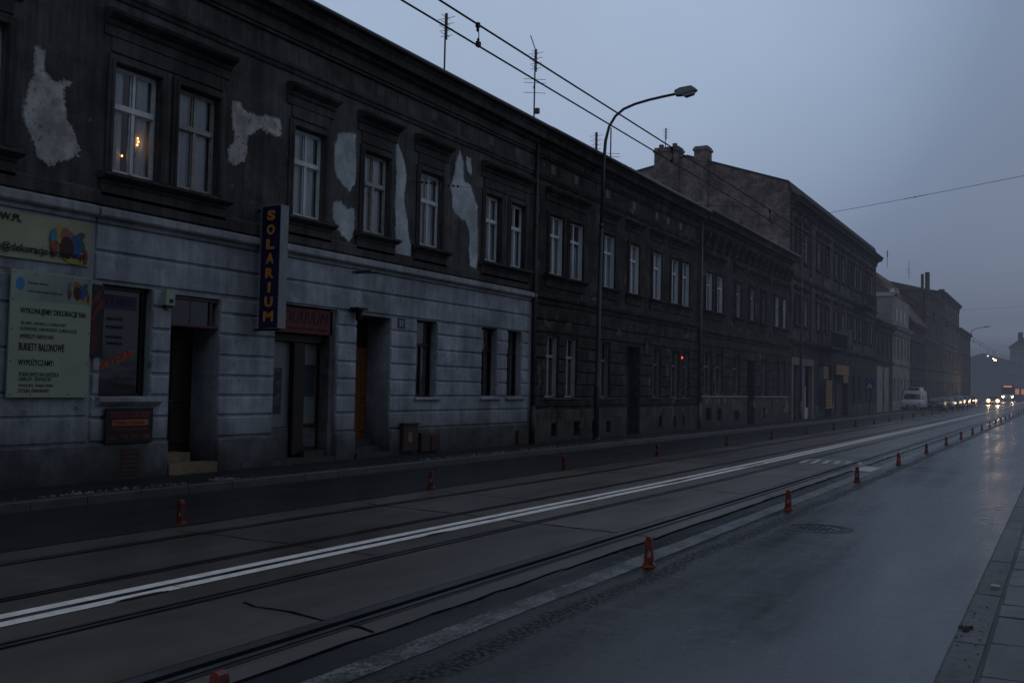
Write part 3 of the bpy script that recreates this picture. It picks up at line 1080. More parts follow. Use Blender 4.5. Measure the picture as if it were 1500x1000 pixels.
for a, b in complement(Y0, 26.62, GH, .1, .7):
    pl.fbox(a + (.0 if a < 3 else .005), b - .005, -.1, .76, 0, .075, .03)
pl.build('plinth', M_PLINTH, B1)
led = MB()
led.mould(11.08, 26.78, [(0, 4.46), (.05, 4.48), (.06, 4.54), (.15, 4.57), (.17, 4.60), (.17, 4.70), (0, 4.76)])
led.mould(Y0, 11.06, [(0, 4.46), (.04, 4.48), (.05, 4.54), (.11, 4.57), (.13, 4.60), (.13, 4.71), (0, 4.77)])
led.build('string_course', M_LEDGE, B1)
b = MB()
b.mould(Y0, Y1, [(0, 4.78), (.05, 4.79), (.05, 5.0), (.03, 5.03), (0, 5.04)])
b.mould(Y0, Y1, [(0, 8.34), (.03, 8.35), (.05, 8.42), (.08, 8.45), (.08, 8.52), (0, 8.55)])
cornice(b, Y0, Y1, 9.72)
b.build('cornice', M_SOOT2, B1)
for c in (6.0, 8.6, 11.0, 13.4, 16.45, 18.85, 21.15, 24.1, 25.62):
    MB().box(FX - .1, FX + .004, c - .14, c + .14, 8.68, 8.92).build('frieze_vent', M_BLACK, B1)
for i, (c, w) in enumerate(WIN1):
    window(B1, c, 5.38, w, 1.86, .17, 'four', (None, M_AGEDP, None, M_AGEDP, None, None, None, None, None)[i], None, ('pair', 'full', 'full', 'full', 'full', 'full', 'low', 'pair', 'full')[i])
    surround(B1, M_SOOT2, c - w / 2, c + w / 2, 5.38, 7.24, .15)
for a, b_ in ((11.1, 14.0), (15.62, 17.16), (18.02, 19.55), (20.32, 21.86), (23.56, 26.40), (8.1, 9.6), (5.4, 7.0)):
    hood(B1, M_SOOT2, a, b_, 8.12, .27, .42)
    f2 = MB()
    f2.fbox(a + .16, b_ - .16, 7.43, 7.69, 0, .03, .015)
    f2.build('hood_frieze', M_SOOT2, B1)
    sill(B1, M_SOOT2, a - .02, b_ + .02, 5.355, .22, .13, .30)
b = MB()
b.prism([(FX + .52, 9.715), (FX + .52, 9.76), (FX - 4.4, 10.75), (FX - 4.4, 10.70)], 'y', Y0, Y1 + .02)
b.build('roof', M_ROOF, B1)
gutter(B1, Y0, Y1, 9.735, .55, M_PIPE)
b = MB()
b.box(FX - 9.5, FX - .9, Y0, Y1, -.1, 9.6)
b.build('dark_interior', M_DARKROOM, B1)  # solid dark block in place of shaded rooms
b = MB()
b.box(FX - 9.5, FX - .02, Y0 - .02, Y0, -.1, 9.6)
b.box(FX - 9.5, FX - .02, Y1 - .01, Y1 + .015, -.1, 9.6)
b.box(FX - .9, FX - .01, Y0 + .01, Y1 - .02, 4.55, 4.66)
b.build('cross_wall', M_SOOT, B1)
downpipe(B1, 26.66, .15, 9.3, M_PIPE, .13, .06)

PA = [(9.86, 7.06), (9.99, 7.04), (10.02, 6.72), (10.22, 6.60), (10.50, 6.68), (10.36, 6.52), (10.42, 6.2), (10.58, 5.9), (10.72, 5.62), (10.74, 5.50),
      (10.62, 5.56), (10.45, 5.40), (10.18, 5.26), (9.98, 5.36), (9.86, 5.60), (9.74, 5.82), (9.70, 6.1), (9.78, 6.45), (9.87, 6.6)]
patch(B1, PA, M_PATCH_A, .006, .03, 3, 'large bare pale patch left of the lit window')
PB = [(14.12, 7.30), (14.30, 7.32), (14.48, 7.18), (14.85, 7.18), (15.02, 7.26), (15.44, 7.28), (15.50, 7.02), (15.38, 6.92), (15.1, 6.94), (14.95, 7.0), (14.72, 6.86),
      (14.52, 6.76), (14.50, 6.5), (14.44, 6.24), (14.2, 6.10), (14.05, 6.16), (14.10, 6.42), (14.22, 6.66), (14.12, 6.92)]
patch(B1, PB, M_PATCH_A, .006, .03, 4, 'bare pale patch shaped like a hooked arm')
PC = [(17.22, 7.15), (17.34, 7.42), (17.62, 7.50), (17.95, 7.55), (17.99, 6.9), (17.97, 6.42), (17.80, 6.20), (17.55, 6.30), (17.36, 6.44), (17.24, 6.6)]
patch(B1, PC, M_PATCH_B, .006, .03, 5)
PD = [(17.24, 5.86), (17.5, 5.92), (17.7, 5.78), (17.96, 5.86), (17.98, 5.5), (17.92, 5.18), (17.8, 5.08), (17.6, 5.2), (17.36, 5.36), (17.24, 5.5)]
patch(B1, PD, M_PATCH_B, .0075, .03, 6)
PE = [(19.56, 7.78), (19.66, 7.6), (19.86, 7.36), (19.98, 7.0), (19.92, 6.6), (19.94, 6.25), (20.08, 5.9), (20.16, 5.5), (20.26, 5.3), (20.24, 5.0), (20.12, 4.82), (19.7, 4.82), (19.62, 5.2),
      (19.58, 6.0), (19.60, 7.0)]
patch(B1, PE, M_PATCH_B, .0065, .035, 7)
PF = [(22.42, 8.14), (22.58, 7.9), (22.62, 7.45), (22.80, 7.32), (22.96, 7.35), (23.2, 7.05), (23.4, 6.8), (23.42, 6.2), (23.44, 5.6), (23.40, 5.1), (23.1, 5.12), (23.02, 5.6), (23.0, 6.1), (22.75, 6.35),
      (22.4, 6.42), (22.12, 6.6), (22.02, 7.1), (22.2, 7.5), (22.3, 7.9)]
patch(B1, PF, M_PATCH_B, .006, .035, 8)
patch(B1, [(22.78, 8.05), (22.98, 8.08), (23.06, 7.8), (23.02, 7.62), (22.86, 7.7)], M_PATCH_B, .007, .03, 9)

# ground-floor windows and doors
shop_w = MB()
shop_w.fbox(11.28, 12.31, 1.565, 1.62, -.19, -.13, .008)
shop_w.fbox(11.28, 12.31, 3.38, 3.455, -.19, -.13, .008)
shop_w.fbox(11.275, 11.33, 1.62, 3.38, -.19, -.13, .008)
shop_w.fbox(12.20, 12.315, 1.62, 3.38, -.19, -.13, .008)
sw_ = shop_w.build('shop_window', M_BLACK, B1)
MB().add([(FX - .16, 11.33, 1.62), (FX - .16, 12.2, 1.62), (FX - .16, 12.2, 3.38), (FX - .16, 11.33, 3.38)], [(0, 1, 2, 3)]).build('pane', M_GLASSD, sw_)
MB().box(FX - .42, FX - .40, 11.3, 12.3, 1.58, 3.4).build('backing_panel', mat('grey_blind', (.024, .027, .028), (.014, .016, .017), rough=.8, scale=2, bump=0), sw_)
b = MB()
b.fbox(11.36, 12.12, 3.06, 3.30, -.158, -.152, .002)
nt_ = b.build('paper_notice', M_LILAC, sw_)
letter('FRYZJER', M_REDINK, sw_, '+x', FX - .152, 11.78, 2.12, .2, rot=.40, width=.74, vfit=.13, bold=.004)
letter('SOLARIUM', mat('dark_violet_ink', (.06, .05, .11), bump=0), nt_, '+x', FX - .149, 11.74, 3.12, .14, width=.60, vfit=.12)
for q, zz in enumerate((2.86, 2.72, 2.55, 2.44)):
    letter(('STRZYZENIE', 'MODELOWANIE', 'BALEYAGE', 'TRWALA')[q], M_INK, sw_, '+x', FX - .152, 11.68, zz, .07, width=.34, vfit=.055)
sill(B1, M_LEDGE, 11.20, 12.50, 1.555, .16, .15, 0)
d1 = MB()
d1.fbox(12.775, 13.945, 2.84, 2.90, -.3, -.02, .012)
d1.fbox(12.775, 13.945, 3.34, 3.415, -.3, -.04, .012)
d1.fbox(12.775, 12.83, 2.90, 3.34, -.3, -.03, .012)
d1.fbox(13.74, 13.80, 2.90, 3.34, -.3, -.03, .012)
d1.fbox(13.26, 13.30, 2.90, 3.34, -.3, -.06, .012)
tw = d1.build('door_transom', M_PINKP, B1)
MB().add([(FX - .07, 12.83, 2.9), (FX - .07, 13.74, 2.9), (FX - .07, 13.74, 3.34), (FX - .07, 12.83, 3.34)], [(0, 1, 2, 3)]).build('pane', M_GLASSD, tw)
dd = MB()
dd.box(FX - .75, FX - .68, 12.78, 13.94, .5, 2.84)
dr = dd.build('door', M_DARKP, B1)
dd = MB()
for za, zb in ((.62, 1.3), (1.42, 2.7)):
    for ya, yb in ((12.86, 13.30), (13.40, 13.86)):
        dd.fbox(ya, yb, za, zb, -.68, -.655, .03)
dd.build('door_panels', M_DARKP, dr)
MB().tube([(FX - .62, 13.33, 1.45), (FX - .60, 13.33, 1.45), (FX - .60, 13.42, 1.45)], .012, 8).build('handle', M_ZINC, dr)
s1 = MB()
s1.box(FX - .75, FX - .28, 12.772, 13.60, .135, .50)
s1.build('step', M_STEP, B1)
s1 = MB()
s1.box(FX - .28, FX + .10, 12.775, 13.93, .135, .33)
s1.build('step', M_STEP, B1)
# solarium shop front
sf = MB()
sf.fbox(15.495, 17.475, 2.72, 2.89, -.42, -.2, .01)
sf.fbox(16.36, 16.72, .30, 2.72, -.42, -.22, .012)
sf.fbox(17.26, 17.31, .38, 2.72, -.42, -.30, .01)
sf.fbox(16.72, 17.26, .38, .44, -.42, -.30, .01)
sf.fbox(16.72, 17.26, .90, .96, -.42, -.30, .01)
sfo = sf.build('shop_front', M_DARKP, B1)
b = MB()
b.box(FX - .40, FX - .32, 15.495, 16.355, .135, .90)
b.box(FX - .40, FX - .34, 16.725, 17.255, .45, .89)
b.box(FX - .40, FX - .05, 17.315, 17.476, .135, 3.48)
b.build('stall_riser', M_PLINTH, sfo)
MB().box(FX - .38, FX - .35, 15.495, 16.36, .91, 2.715).build('display_glass', M_FROST, sfo)
MB().box(FX - .40, FX - .37, 16.72, 17.26, .965, 2.715).build('door_glass', M_FROST, sfo)
MB().box(FX - .348, FX - .345, 15.53, 16.13, 1.18, 2.16).build('poster', M_POSTER, sfo)
MB().box(FX - .368, FX - .365, 16.80, 17.22, 1.55, 2.25).build('poster', M_POSTER2, sfo)
b = MB()
b.box(FX - .32, FX + .06, 15.46, 17.46, .135, .26)
b.build('step', M_STEPD, B1)
b = MB()
b.box(FX - .42, FX - .10, 16.62, 17.42, .262, .385)
b.build('step', M_STEPD, B1)
# front door with deep porch
dd = MB()
dd.box(FX - .72, FX - .65, 18.20, 19.48, .55, 2.72)
dr = dd.build('door', M_WOOD, B1)
dd = MB()
for za, zb in ((.7, 1.35), (1.5, 2.6)):
    for ya, yb in ((18.27, 18.46), (18.54, 18.76), (18.9, 19.12), (19.2, 19.4)):
        dd.fbox(ya, yb, za, zb, -.65, -.62, .03)
dd.box(FX - .65, FX - .60, 18.80, 18.86, .56, 2.70)
dd.build('door_panels', M_WOOD, dr)
dd = MB()
dd.box(FX - .72, FX - .67, 18.20, 19.48, 2.722, 3.44)
dd.build('fanlight', M_BLACK, B1)
for q, (xa, xb, za, zb) in enumerate(((-.72, -.42, .30, .55), (-.44, -.16, .22, .40), (-.22, .10, .135, .26))):
    b = MB()
    b.box(FX + xa, FX + xb + q * .002, 18.195 + .003 * q, 19.485 - .003 * q, za - .08 if q < 2 else za, zb)
    b.build('step', M_STEPD, B1)
for c, w in ((21.06, .92), (24.22, .84), (25.67, .86)):
    window(B1, c, 1.56, w, 1.93, .24, 'plain', M_DARKP, None, 'side', M_CURT2)
    sill(B1, M_LEDGE, c - w / 2 - .12, c + w / 2 + .10, 1.55, .12, .10, 0)
b = MB()
b.fbox(11.71, 12.13, .20, .66, .06, .082, .006)
for q in range(5):
    b.fbox(11.75, 12.09, .26 + q * .075, .30 + q * .075, .08, .09, .004)
b.build('vent_hatch', M_RUST, B1)
b = MB()
b.tube([(FX, 17.92, 4.38), (FX + .55, 17.95, 4.40)], .018, 8)
b.tube([(FX + .02, 18.02, 4.37), (FX + .5, 18.3, 4.40)], .014, 8)
b.build('bracket', M_IRON, B1)

# a lamp with three small bulbs behind the lit window
cl = thing('candle_lamp', 'small lamp with warm glowing bulbs behind the lit upper window', 'lamp', (FX - .168, 11.92, 5.38))
b = MB()
b.lathe([(.025, 0), (.025, .02), (.01, .04), (.008, .62), (.02, .64)], (0, 0, 0), 12)
b.tube([(0, -.33, .36), (0, -.2, .26), (0, 0, .3), (0, .08, .5)], .008, 6)
b.build('stand', M_IRON, cl)
for (yy, zz) in ((.105, .74), (.12, .685), (.10, .625), (-.22, .36)):
    b = MB()
    b.ball((0, yy, zz), (.016, .022))
    b.build('bulb', E_CANDLE, cl, True)

# signs on building 1
s = thing('balloon_banner', 'pale yellow banner with balloon picture and web address above the notice board', 'sign', (0, 0, 0))
b = MB()
n = 28
vs = []
for i in range(n + 1):
    for j in range(7):
        yy = 6.6 + (10.97 - 6.6) * i / n
        zz = 3.70 + (4.41 - 3.70) * j / 6 - .012 * math.sin(yy * 2.2) * (1 if j == 6 else .2)
        vs.append((FX + .045 + .012 * math.sin(yy * 7 + j * .8) * math.sin(PI * j / 6), yy, zz))
b.add(vs, [(i * 7 + j, (i + 1) * 7 + j, (i + 1) * 7 + j + 1, i * 7 + j + 1) for i in range(n) for j in range(6)])
b.build('cloth', M_CREAM, s, True)
letter('DEKORACJE-KRAKOW.PL', M_INK, s, '+x', FX + .062, 9.70, 4.22, .16, cx=1.0, bold=.003, width=1.75, vfit=.15)
letter('dekoracje@dekoracje-krakow.pl', M_INK, s, '+x', FX + .066, 10.86, 3.765, .14, cx=1.0, bold=.002, width=2.12, vfit=.16)


def balloons(parent, cy, cz, k_, x):
    sets = [(M_YEL, [(-.10, .12, .085, .12, .2), (.12, -.16, .16, .07, 0)]), (M_SALM, [(-.03, .13, .07, .10, 0), (.06, .11, .06, .08, .4)]),
            (M_TEAL, [(.19, .14, .08, .05, .5), (.22, .02, .05, .09, .3), (-.20, -.10, .04, .08, 0)]), (M_BLUEB, [(.12, -.01, .085, .155, .12)]),
            (M_MAROON, [(0, -.03, .10, .145, .1)]), (M_SKYB, [(-.20, .10, .045, .10, -.15)]), (M_REDB, [(-.19, -.04, .05, .075, .2), (.28, -.12, .035, .10, 0)])]
    for q, (m, bl) in enumerate(sets):
        for j, (a, c, rx, rz, rot) in enumerate(bl):
            mb = MB()
            blob(mb, cy + a * k_, cz + c * k_, rx * k_, rz * k_, x + .0008 * q + .0002 * j, rot=rot)
            mb.build('balloon_print', m, parent)


balloons(s, 10.52, 4.00, 1.25, FX + .058)
s = thing('notice_board', 'tall cream notice board with black lettering listing party decorations', 'sign', (0, 0, 0))
b = MB()
b.fbox(9.55, 11.0, 1.54, 3.52, .06, .09, .004)
b.build('board', M_BOARD, s)
xx = FX + .0915
MB().add([(xx, 9.57, 3.06), (xx, 10.98, 3.06), (xx, 10.98, 3.49), (xx, 9.57, 3.49)], [(0, 1, 2, 3)]).build('printed_panel', mat('pale_print', (.33, .40, .36), (.30, .37, .335), rough=.6, bump=0), s)
mb = MB()
blob(mb, 9.70, 3.30, .075, .10, xx + .001)
mb.build('balloon_print', M_SKYB, s)
balloons(s, 10.72, 3.26, .75, xx + .001)
letter('Dekoracje balonowe', M_POSTER2, s, '+x', xx + .001, 9.83, 3.30, .07, cx=0, width=.36, vfit=.05)
letter('www.dekoracje-krakow.pl', M_POSTER2, s, '+x', xx + .001, 9.83, 3.17, .07, cx=0, width=.62, vfit=.055)
for (txt, z, w, h_) in (('WYKONUJEMY DEKORACJE NA:', 2.82, 1.18, .115), ('BUKIETY BALONOWE', 2.27, .80, .12), ('WYPOŻYCZAMY:', 2.04, .62, .12)):
    letter(txt, M_INK, s, '+x', xx + .001, 9.72, z, .12, cx=0, width=w, vfit=h_, bold=.002)
for (txt, z, w) in (('ŚLUBY, WESELA, CHRZCINY', 2.67, .80), ('KOMUNIE, URODZINY, JUBILEUSZE', 2.57, 1.0), ('IMPREZY FIRMOWE', 2.46, .58), ('POKROWCE NA KRZESŁA', 1.87, .70),
                    ('OBRUSY, SERWETKI', 1.79, .56), ('WAZONY, ŚWIECZNIKI', 1.70, .60), ('STOLIKI, PARAWANY', 1.61, .54)):
    letter(txt, M_INK, s, '+x', xx + .001, 9.74, z, .08, cx=0, width=w, vfit=.066)
for yy, zz in [(yy, zz) for yy in (9.6, 9.95, 10.28, 10.62, 10.95) for zz in (1.585, 3.475)] + [(yy, zz) for zz in (2.1, 2.6, 3.05) for yy in (9.59, 10.96)]:
    MB().ball((FX + .092, yy, zz), (.009, .009), 6).build('bolt', M_IRON, s)

s = thing('black_poster_board', 'black board with slanted red writing behind the notice board', 'sign', (0, 0, 0))
MB().box(FX + .050, FX + .062, 10.90, 11.27, 2.22, 3.43).build('board', M_BLACK, s)
letter('FRYZJER', M_REDINK, s, '+x', FX + .0635, 11.13, 3.12, .14, rot=1.0, width=.42, vfit=.085)
letter('DAMSKI', M_REDINK, s, '+x', FX + .0635, 11.18, 2.98, .14, rot=1.0, width=.38, vfit=.08)
mb = MB()
for q in range(16):
    mb.tube([(FX + .0635, 11.03 + .02 * math.sin(q * 2.1), 2.28 + .035 * q), (FX + .0635, 11.08 + .11 * abs(math.sin(q * 1.7)), 2.30 + .03 * q)], .006, 5)
mb.build('printed_flourish', M_PALEINK, s)

s = thing('studio_sign', 'small black sign with red writing and an orange bar under the shop window', 'sign', (0, 0, 0))
b = MB()
b.fbox(11.36, 12.36, .76, 1.36, .078, .10, .005)
b.build('board', M_BLACK, s)
letter('STUDIO URODY', M_PALEINK, s, '+x', FX + .102, 11.87, 1.20, .1, width=.84, vfit=.10, bold=.003)
ob = MB().box(FX + .101, FX + .104, 11.49, 12.25, 1.06, 1.165).build('orange_bar', M_ORANGE, s)
letter('OdNowa i Odmładzanie', M_REDS, ob, '+x', FX + .105, 11.87, 1.085, .08, width=.60, vfit=.06)
letter('FRYZJER ZDROWIA', M_PALEINK, s, '+x', FX + .102, 11.86, .955, .1, width=.74, vfit=.07, shear=.2)
letter('tel. 798 327 168', M_PALEINK, s, '+x', FX + .102, 11.86, .83, .1, width=.86, vfit=.08, shear=.2)

# blade sign
s = thing('blade_sign', 'tall navy box sign with amber vertical letters projecting over the pavement', 'sign', (0, 0, 0))
YB = 14.80
b = MB()
b.box(-13.99, -13.50, YB, YB + .20, 2.93, 5.34)
bs = b.build('sign_face', M_NAVY, s)
b = MB()
b.box(-13.50, -13.485, YB - .012, YB + .212, 2.915, 5.355)
b.box(-14.005, -13.99, YB - .012, YB + .212, 2.915, 5.355)
b.box(-13.99, -13.50, YB - .008, YB + .208, 5.34, 5.36)
b.build('frame', M_SIGNE, s)
b = MB()
b.box(-14.19, -13.52, YB + .06, YB + .12, 2.87, 2.912)
b.box(-14.19, -13.99, YB + .07, YB + .11, 5.26, 5.30)
b.box(-14.20, -14.17, YB - .02, YB + .2, 2.80, 2.98)
b.build('bracket', M_IRON, s)
for q, ch in enumerate('SOLARIUM'):
    letter(ch, M_AMBER, s, '-y', -13.745, YB - .006, 5.055 - q * .287, .25, bold=.012, width=(.07 if ch == 'I' else (.26 if ch == 'M' else .215)), vfit=.205, extr=.004)

s = thing('fascia_sign', 'dull red shop sign with black slanted lettering above the glass shop front', 'sign', (0, 0, 0))
b = MB()
b.fbox(15.50, 17.40, 2.90, 3.455, -.18, -.05, .01)
b.build('board', M_REDS, s)
letter('SOLARIUM', M_INK, s, '+x', FX - .046, 16.42, 3.12, .3, width=1.62, vfit=.26, shear=.25)
letter('kosmetyka  fryzjer  masaż', M_INK, s, '+x', FX - .046, 16.45, 2.98, .1, width=1.5, vfit=.06, bold=.002)
# small fixtures
s = thing('alarm_box', 'small beige alarm box on the wall beside the dark doorway', 'alarm box', (FX, 12.63, 3.2))
b = MB()
b.box(.032, .13, -.10, .10, 0, .29)
b.build('housing', M_BOARD, s)
b = MB()
b.box(.035, .11, -.09, .09, -.05, 0)
b.box(.13, .134, -.03, .06, .04, .11)
b.build('grille', M_BLACK, s)
s = thing('wall_lantern', 'small black lantern fixed to the pier beside the house door', 'lantern', (FX + .04, 18.03, 3.28))
b = MB()
b.box(0, .05, -.05, .05, .18, .30)
b.box(.02, .26, -.17, .17, .25, .30)
b.build('cap', M_IRON, s)
b = MB()
b.lathe([(.05, 0), (.075, .03), (.09, .245)], (.14, 0, 0), 12)
b.build('lamp_body', M_IRON, s)
s = thing('house_number', 'small dark square house number plate beside the house door', 'plate', (0, 0, 0))
b = MB()
b.fbox(19.72, 20.05, 3.22, 3.47, .036, .046, .004)
b.build('plate', M_NAVY, s)
letter('37', M_WHITESIGN, s, '+x', FX + .0475, 19.885, 3.27, .15, width=.16, vfit=.14)
for q, (ya, yb, za, zb, lab) in enumerate(((19.90, 20.55, .22, .88, 'large brown meter cabinet with a paper label right of the house door'),
                                           (20.70, 21.12, .18, .66, 'brown gas cabinet next to the labelled meter cabinet'),
                                           (21.14, 21.57, .18, .61, 'lowest brown cabinet, right end of the row of three'),
                                           (25.74, 26.12, .135, .58, 'narrow brown cabinet at the foot of the wall beside the downpipe'))):
    s = thing('meter_cabinet', lab, 'cabinet', (0, 0, 0), 0, 'meter cabinets along the grey wall')
    b = MB()
    b.fbox(ya, yb, za, zb, .07, .16, .01)
    b.build('case', M_RUST, s)
    b = MB()
    b.fbox(ya + .03, yb - .03, za + .03, zb - .05, .158, .172, .008)
    dr = b.build('door', M_RUST, s)
    MB().ball((FX + .176, yb - .08, (za + zb) / 2), (.012, .012), 6).build('lock', M_IRON, dr)
    if q == 0:
        MB().box(FX + .172, FX + .175, 20.12, 20.28, .46, .70).build('paper_label', M_STEP, s)
        b = MB()
        b.fbox(ya - .02, yb + .02, zb, zb + .04, .07, .20, .005)
        b.build('lid', M_RUST, s)


# ================================================================== BUILDINGS 2 AND 3
def tenement(root, Y0, Y1, zt, up, gr, doors, vents, mw, mm, mb_, z_led, bands, hood_spans, win_up, win_gr, corn_se=1.0, jitter=.012, lift=0.0):
    """Two-storey street house: UP / GR are window centres and widths, WIN_* = (z0, height)."""
    hu = [(c - w / 2, c + w / 2, win_up[0], win_up[0] + win_up[1], .16) for c, w, *_ in up]
    wall_holes(Y0, Y1, z_led, zt, hu).build('upper_wall', mw, root)
    hg = [(c - w / 2, c + w / 2, win_gr[0], win_gr[0] + win_gr[1], .2) for c, w, *_ in gr]
    hg += [(a, b_, .05, zz, .4) for a, b_, zz in doors]
    hv = [(a, b_, c, d, .25) for a, b_, c, d in vents]
    wall_holes(Y0, Y1, -.1, z_led, hg + hv).build('ground_wall', mw, root)
    r = rustic(Y0 + .05, Y1 - .05, bands, hg, 0, .05, .055, None, jitter)
    r.build('stone_courses', mm, root)
    p = MB()
    for a, b_ in complement(Y0, Y1, hg + hv, .2, .8):
        p.fbox(a + .004, b_ - .004, -.1, bands[0] - .06, 0, .07, .03)
    for h in hv:
        p.fbox(h[0] + .002, h[1] - .002, h[3], bands[0] - .063, 0, .068, .02)
        p.fbox(h[0] + .002, h[1] - .002, -.1, h[2], 0, .068, .02)
    p.build('plinth', mb_, root)
    q = MB()
    q.mould(Y0, Y1, [(0, z_led - .3), (.05, z_led - .28), (.06, z_led - .16), (.15, z_led - .12), (.17, z_led - .02), (0, z_led + .05)])
    q.mould(Y0, Y1, [(0, zt - 1.42), (.03, zt - 1.41), (.07, zt - 1.32), (.08, zt - 1.25), (0, zt - 1.2)])
    cornice(q, Y0, Y1, zt, 1.0, corn_se)
    q.build('cornice', mm, root)
    for c, w, *ex in up:
        window(root, c, win_up[0], w, win_up[1], .16, ex[0] if ex else 'tall', ex[1] if len(ex) > 1 else None, None, ex[2] if len(ex) > 2 else 'full', M_CURT)
        surround(root, mm, c - w / 2, c + w / 2, win_up[0], win_up[0] + win_up[1], .13)
    for c, w, *ex in gr:
        window(root, c, win_gr[0], w, win_gr[1], .2, ex[0] if ex else 'tall', ex[1] if len(ex) > 1 else M_GREYP, None, ex[2] if len(ex) > 2 else 'low', M_CURT2)
    for a, b_ in hood_spans:
        hood(root, mm, a, b_, win_up[0] + win_up[1] + .82, .24, .38)
        sill(root, mm, a - .02, b_ + .02, win_up[0] - .02, .2, .13, .28)
    for a, b_, zz in doors:
        d = MB()
        d.box(FX - .40, FX - .33, a + .003, b_ - .003, .12, zz - .7)
        d.box(FX - .40, FX - .36, a + .003, b_ - .003, zz - .66, zz - .003)
        d.box(FX - .36, FX - .30, (a + b_) / 2 - .04, (a + b_) / 2 + .04, .12, zz - .72)
        for za, zb in ((.3, .95), (1.1, zz - .9)):
            d.fbox(a + .1, (a + b_) / 2 - .08, za, zb, -.33, -.30, .03)
            d.fbox((a + b_) / 2 + .08, b_ - .1, za, zb, -.33, -.30, .03)
        d.build('door', M_LAMPP, root)
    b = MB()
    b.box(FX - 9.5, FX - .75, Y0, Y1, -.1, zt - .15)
    b.build('dark_interior', M_DARKROOM, root)
    b = MB()
    b.box(FX - 9.5, FX - .02, Y0 + .003, Y0 + .02, -.1, zt - .15)
    b.box(FX - 9.5, FX - .02, Y1 - .02, Y1 - .003, -.1, zt - .15)
    b.box(FX - .75, FX - .01, Y0 + .02, Y1 - .02, z_led - .2, z_led - .1)
    b.build('cross_wall', mw, root)
    b = MB()
    b.prism([(FX + .52 * corn_se, zt - .005), (FX + .52 * corn_se, zt + .05), (FX - 5, zt + 1.45), (FX - 5, zt + 1.40)], 'y', Y0 + .02, Y1 - .01)
    b.build('roof', M_ROOF, root)
    gutter(root, Y0 + .02, Y1 - .02, zt + .02, .52 * corn_se + .04, M_ZINC)


B2 = thing('brown_tenement', 'dark brown tenement with white upper windows behind the tall street lamp', 'building', (0, 0, 0))
UP2 = [(28.25, .96, 'tall', M_WHITEP, 'pair'), (29.75, 1.02, 'tall', M_WHITEP, 'low'), (32.46, 1.02, 'tall', M_WHITEP, 'full'), (34.85, .98, 'tall', M_WHITEP, 'full'), (37.25, .98, 'tall', M_WHITEP, 'pair'),
       (39.32, .92, 'tall', M_WHITEP, 'side'), (40.66, .96, 'tall', M_WHITEP, 'full')]
GR2 = [(28.12, .86, 'tall', M_FARBAR), (29.52, .86, 'tall', M_FARBAR), (32.26, .82), (37.38, .86), (39.5, .9), (40.85, .78)]
tenement(B2, 26.76, 42.4, 9.72, UP2, GR2, [(34.25, 35.55, 3.45)],
         [(29.75, 30.25, .28, .75), (28.1, 28.5, .3, .72), (31.2, 31.6, .3, .75), (32.4, 32.75, .3, .7), (37.6, 37.95, .35, .8), (39.3, 39.6, .35, .8), (40.4, 40.7, .35, .8)],
         M_BROWN, M_BROWN2, M_BROWNB, 4.75, [1.22, 1.55, 1.95, 2.35, 2.75, 3.15, 3.55, 3.95, 4.4],
         [(27.5, 30.5), (31.7, 33.2), (34.1, 35.6), (36.5, 38.0), (38.6, 41.4)], (5.44, 1.86), (1.54, 1.95))
for a, b_ in ((27.55, 30.15), (31.75, 32.8), (36.8, 37.95), (38.95, 41.35)):
    sill(B2, M_BROWNB, a, b_, 1.53, .16, .10, .12)
for c in (28.0, 29.7, 32.3, 34.8, 37.2, 38.5, 40.0):
    MB().box(FX - .1, FX + .004, c - .15, c + .15, 8.62, 8.9).build('frieze_vent', M_BLACK, B2)
mat('flaked_stucco', (.12, .106, .092), (.055, .049, .044), bump=.9, scale=4, bscale=14, stain=.5)
rg = random.Random(5)


def stucco_loss(root, y, z, w, h_, seed):
    n_ = 9
    ph = rg.uniform(0, 6)
    pts = []
    for q in range(n_):
        a_ = 2 * PI * q / n_ + ph
        r_ = rg.uniform(.55, 1.15)
        pts.append((y + .5 * w * r_ * math.cos(a_), z + .5 * h_ * r_ * math.sin(a_)))
    patch(root, pts, MATS['flaked_stucco'], .0575 if 1.3 < z < 4.3 else (.0745 if z <= 1.3 else .0065), .05, seed, None, 0)


for q, (a, c, w, h_) in enumerate(((27.15, 2.45, .3, .45), (27.2, 2.0, .36, .5), (27.75, 3.82, .75, .3), (29.2, 3.82, .6, .3), (31.0, 3.0, .45, .4), (33.5, 1.0, .9, .3), (31.4, 4.95, .9, .2),
                                   (36.2, 3.4, .3, .45), (38.6, 1.05, .9, .22), (40.6, 4.15, 1.2, .25), (26.98, 7.5, .24, 1.3), (29.6, 1.08, 1.1, .16), (36.5, 2.2, .3, .5), (38.45, 2.6, .3, .7), (33.4, 3.9, .5, .3))):
    stucco_loss(B2, a, c, w, h_, 40 + q)
downpipe(B2, 42.42, .15, 9.5, M_ZINC, .14, .06)
b = MB()
for (ya, yb, za) in ((36.3, 37.3, 11.66), (37.9, 39.2, 11.45)):
    b.box(-17.5, -16.9, ya, yb, 9.9, za)
    b.box(-17.56, -16.84, ya - .06, yb + .06, za - .22, za - .10)
b.build('chimney', M_SOOT, B2)
# red lamp in a ground floor window
rl = thing('red_lamp', 'glowing red lamp behind a ground floor window of the brown tenement', 'lamp', (FX + .06, 40.22, 3.22))
MB().ball((0, 0, 0), (.05, .045)).build('bulb', E_TAIL, rl, True)
MB().tube([(-.1, 0, .06), (0, 0, .09)], .02, 8).build('holder', M_IRON, rl)

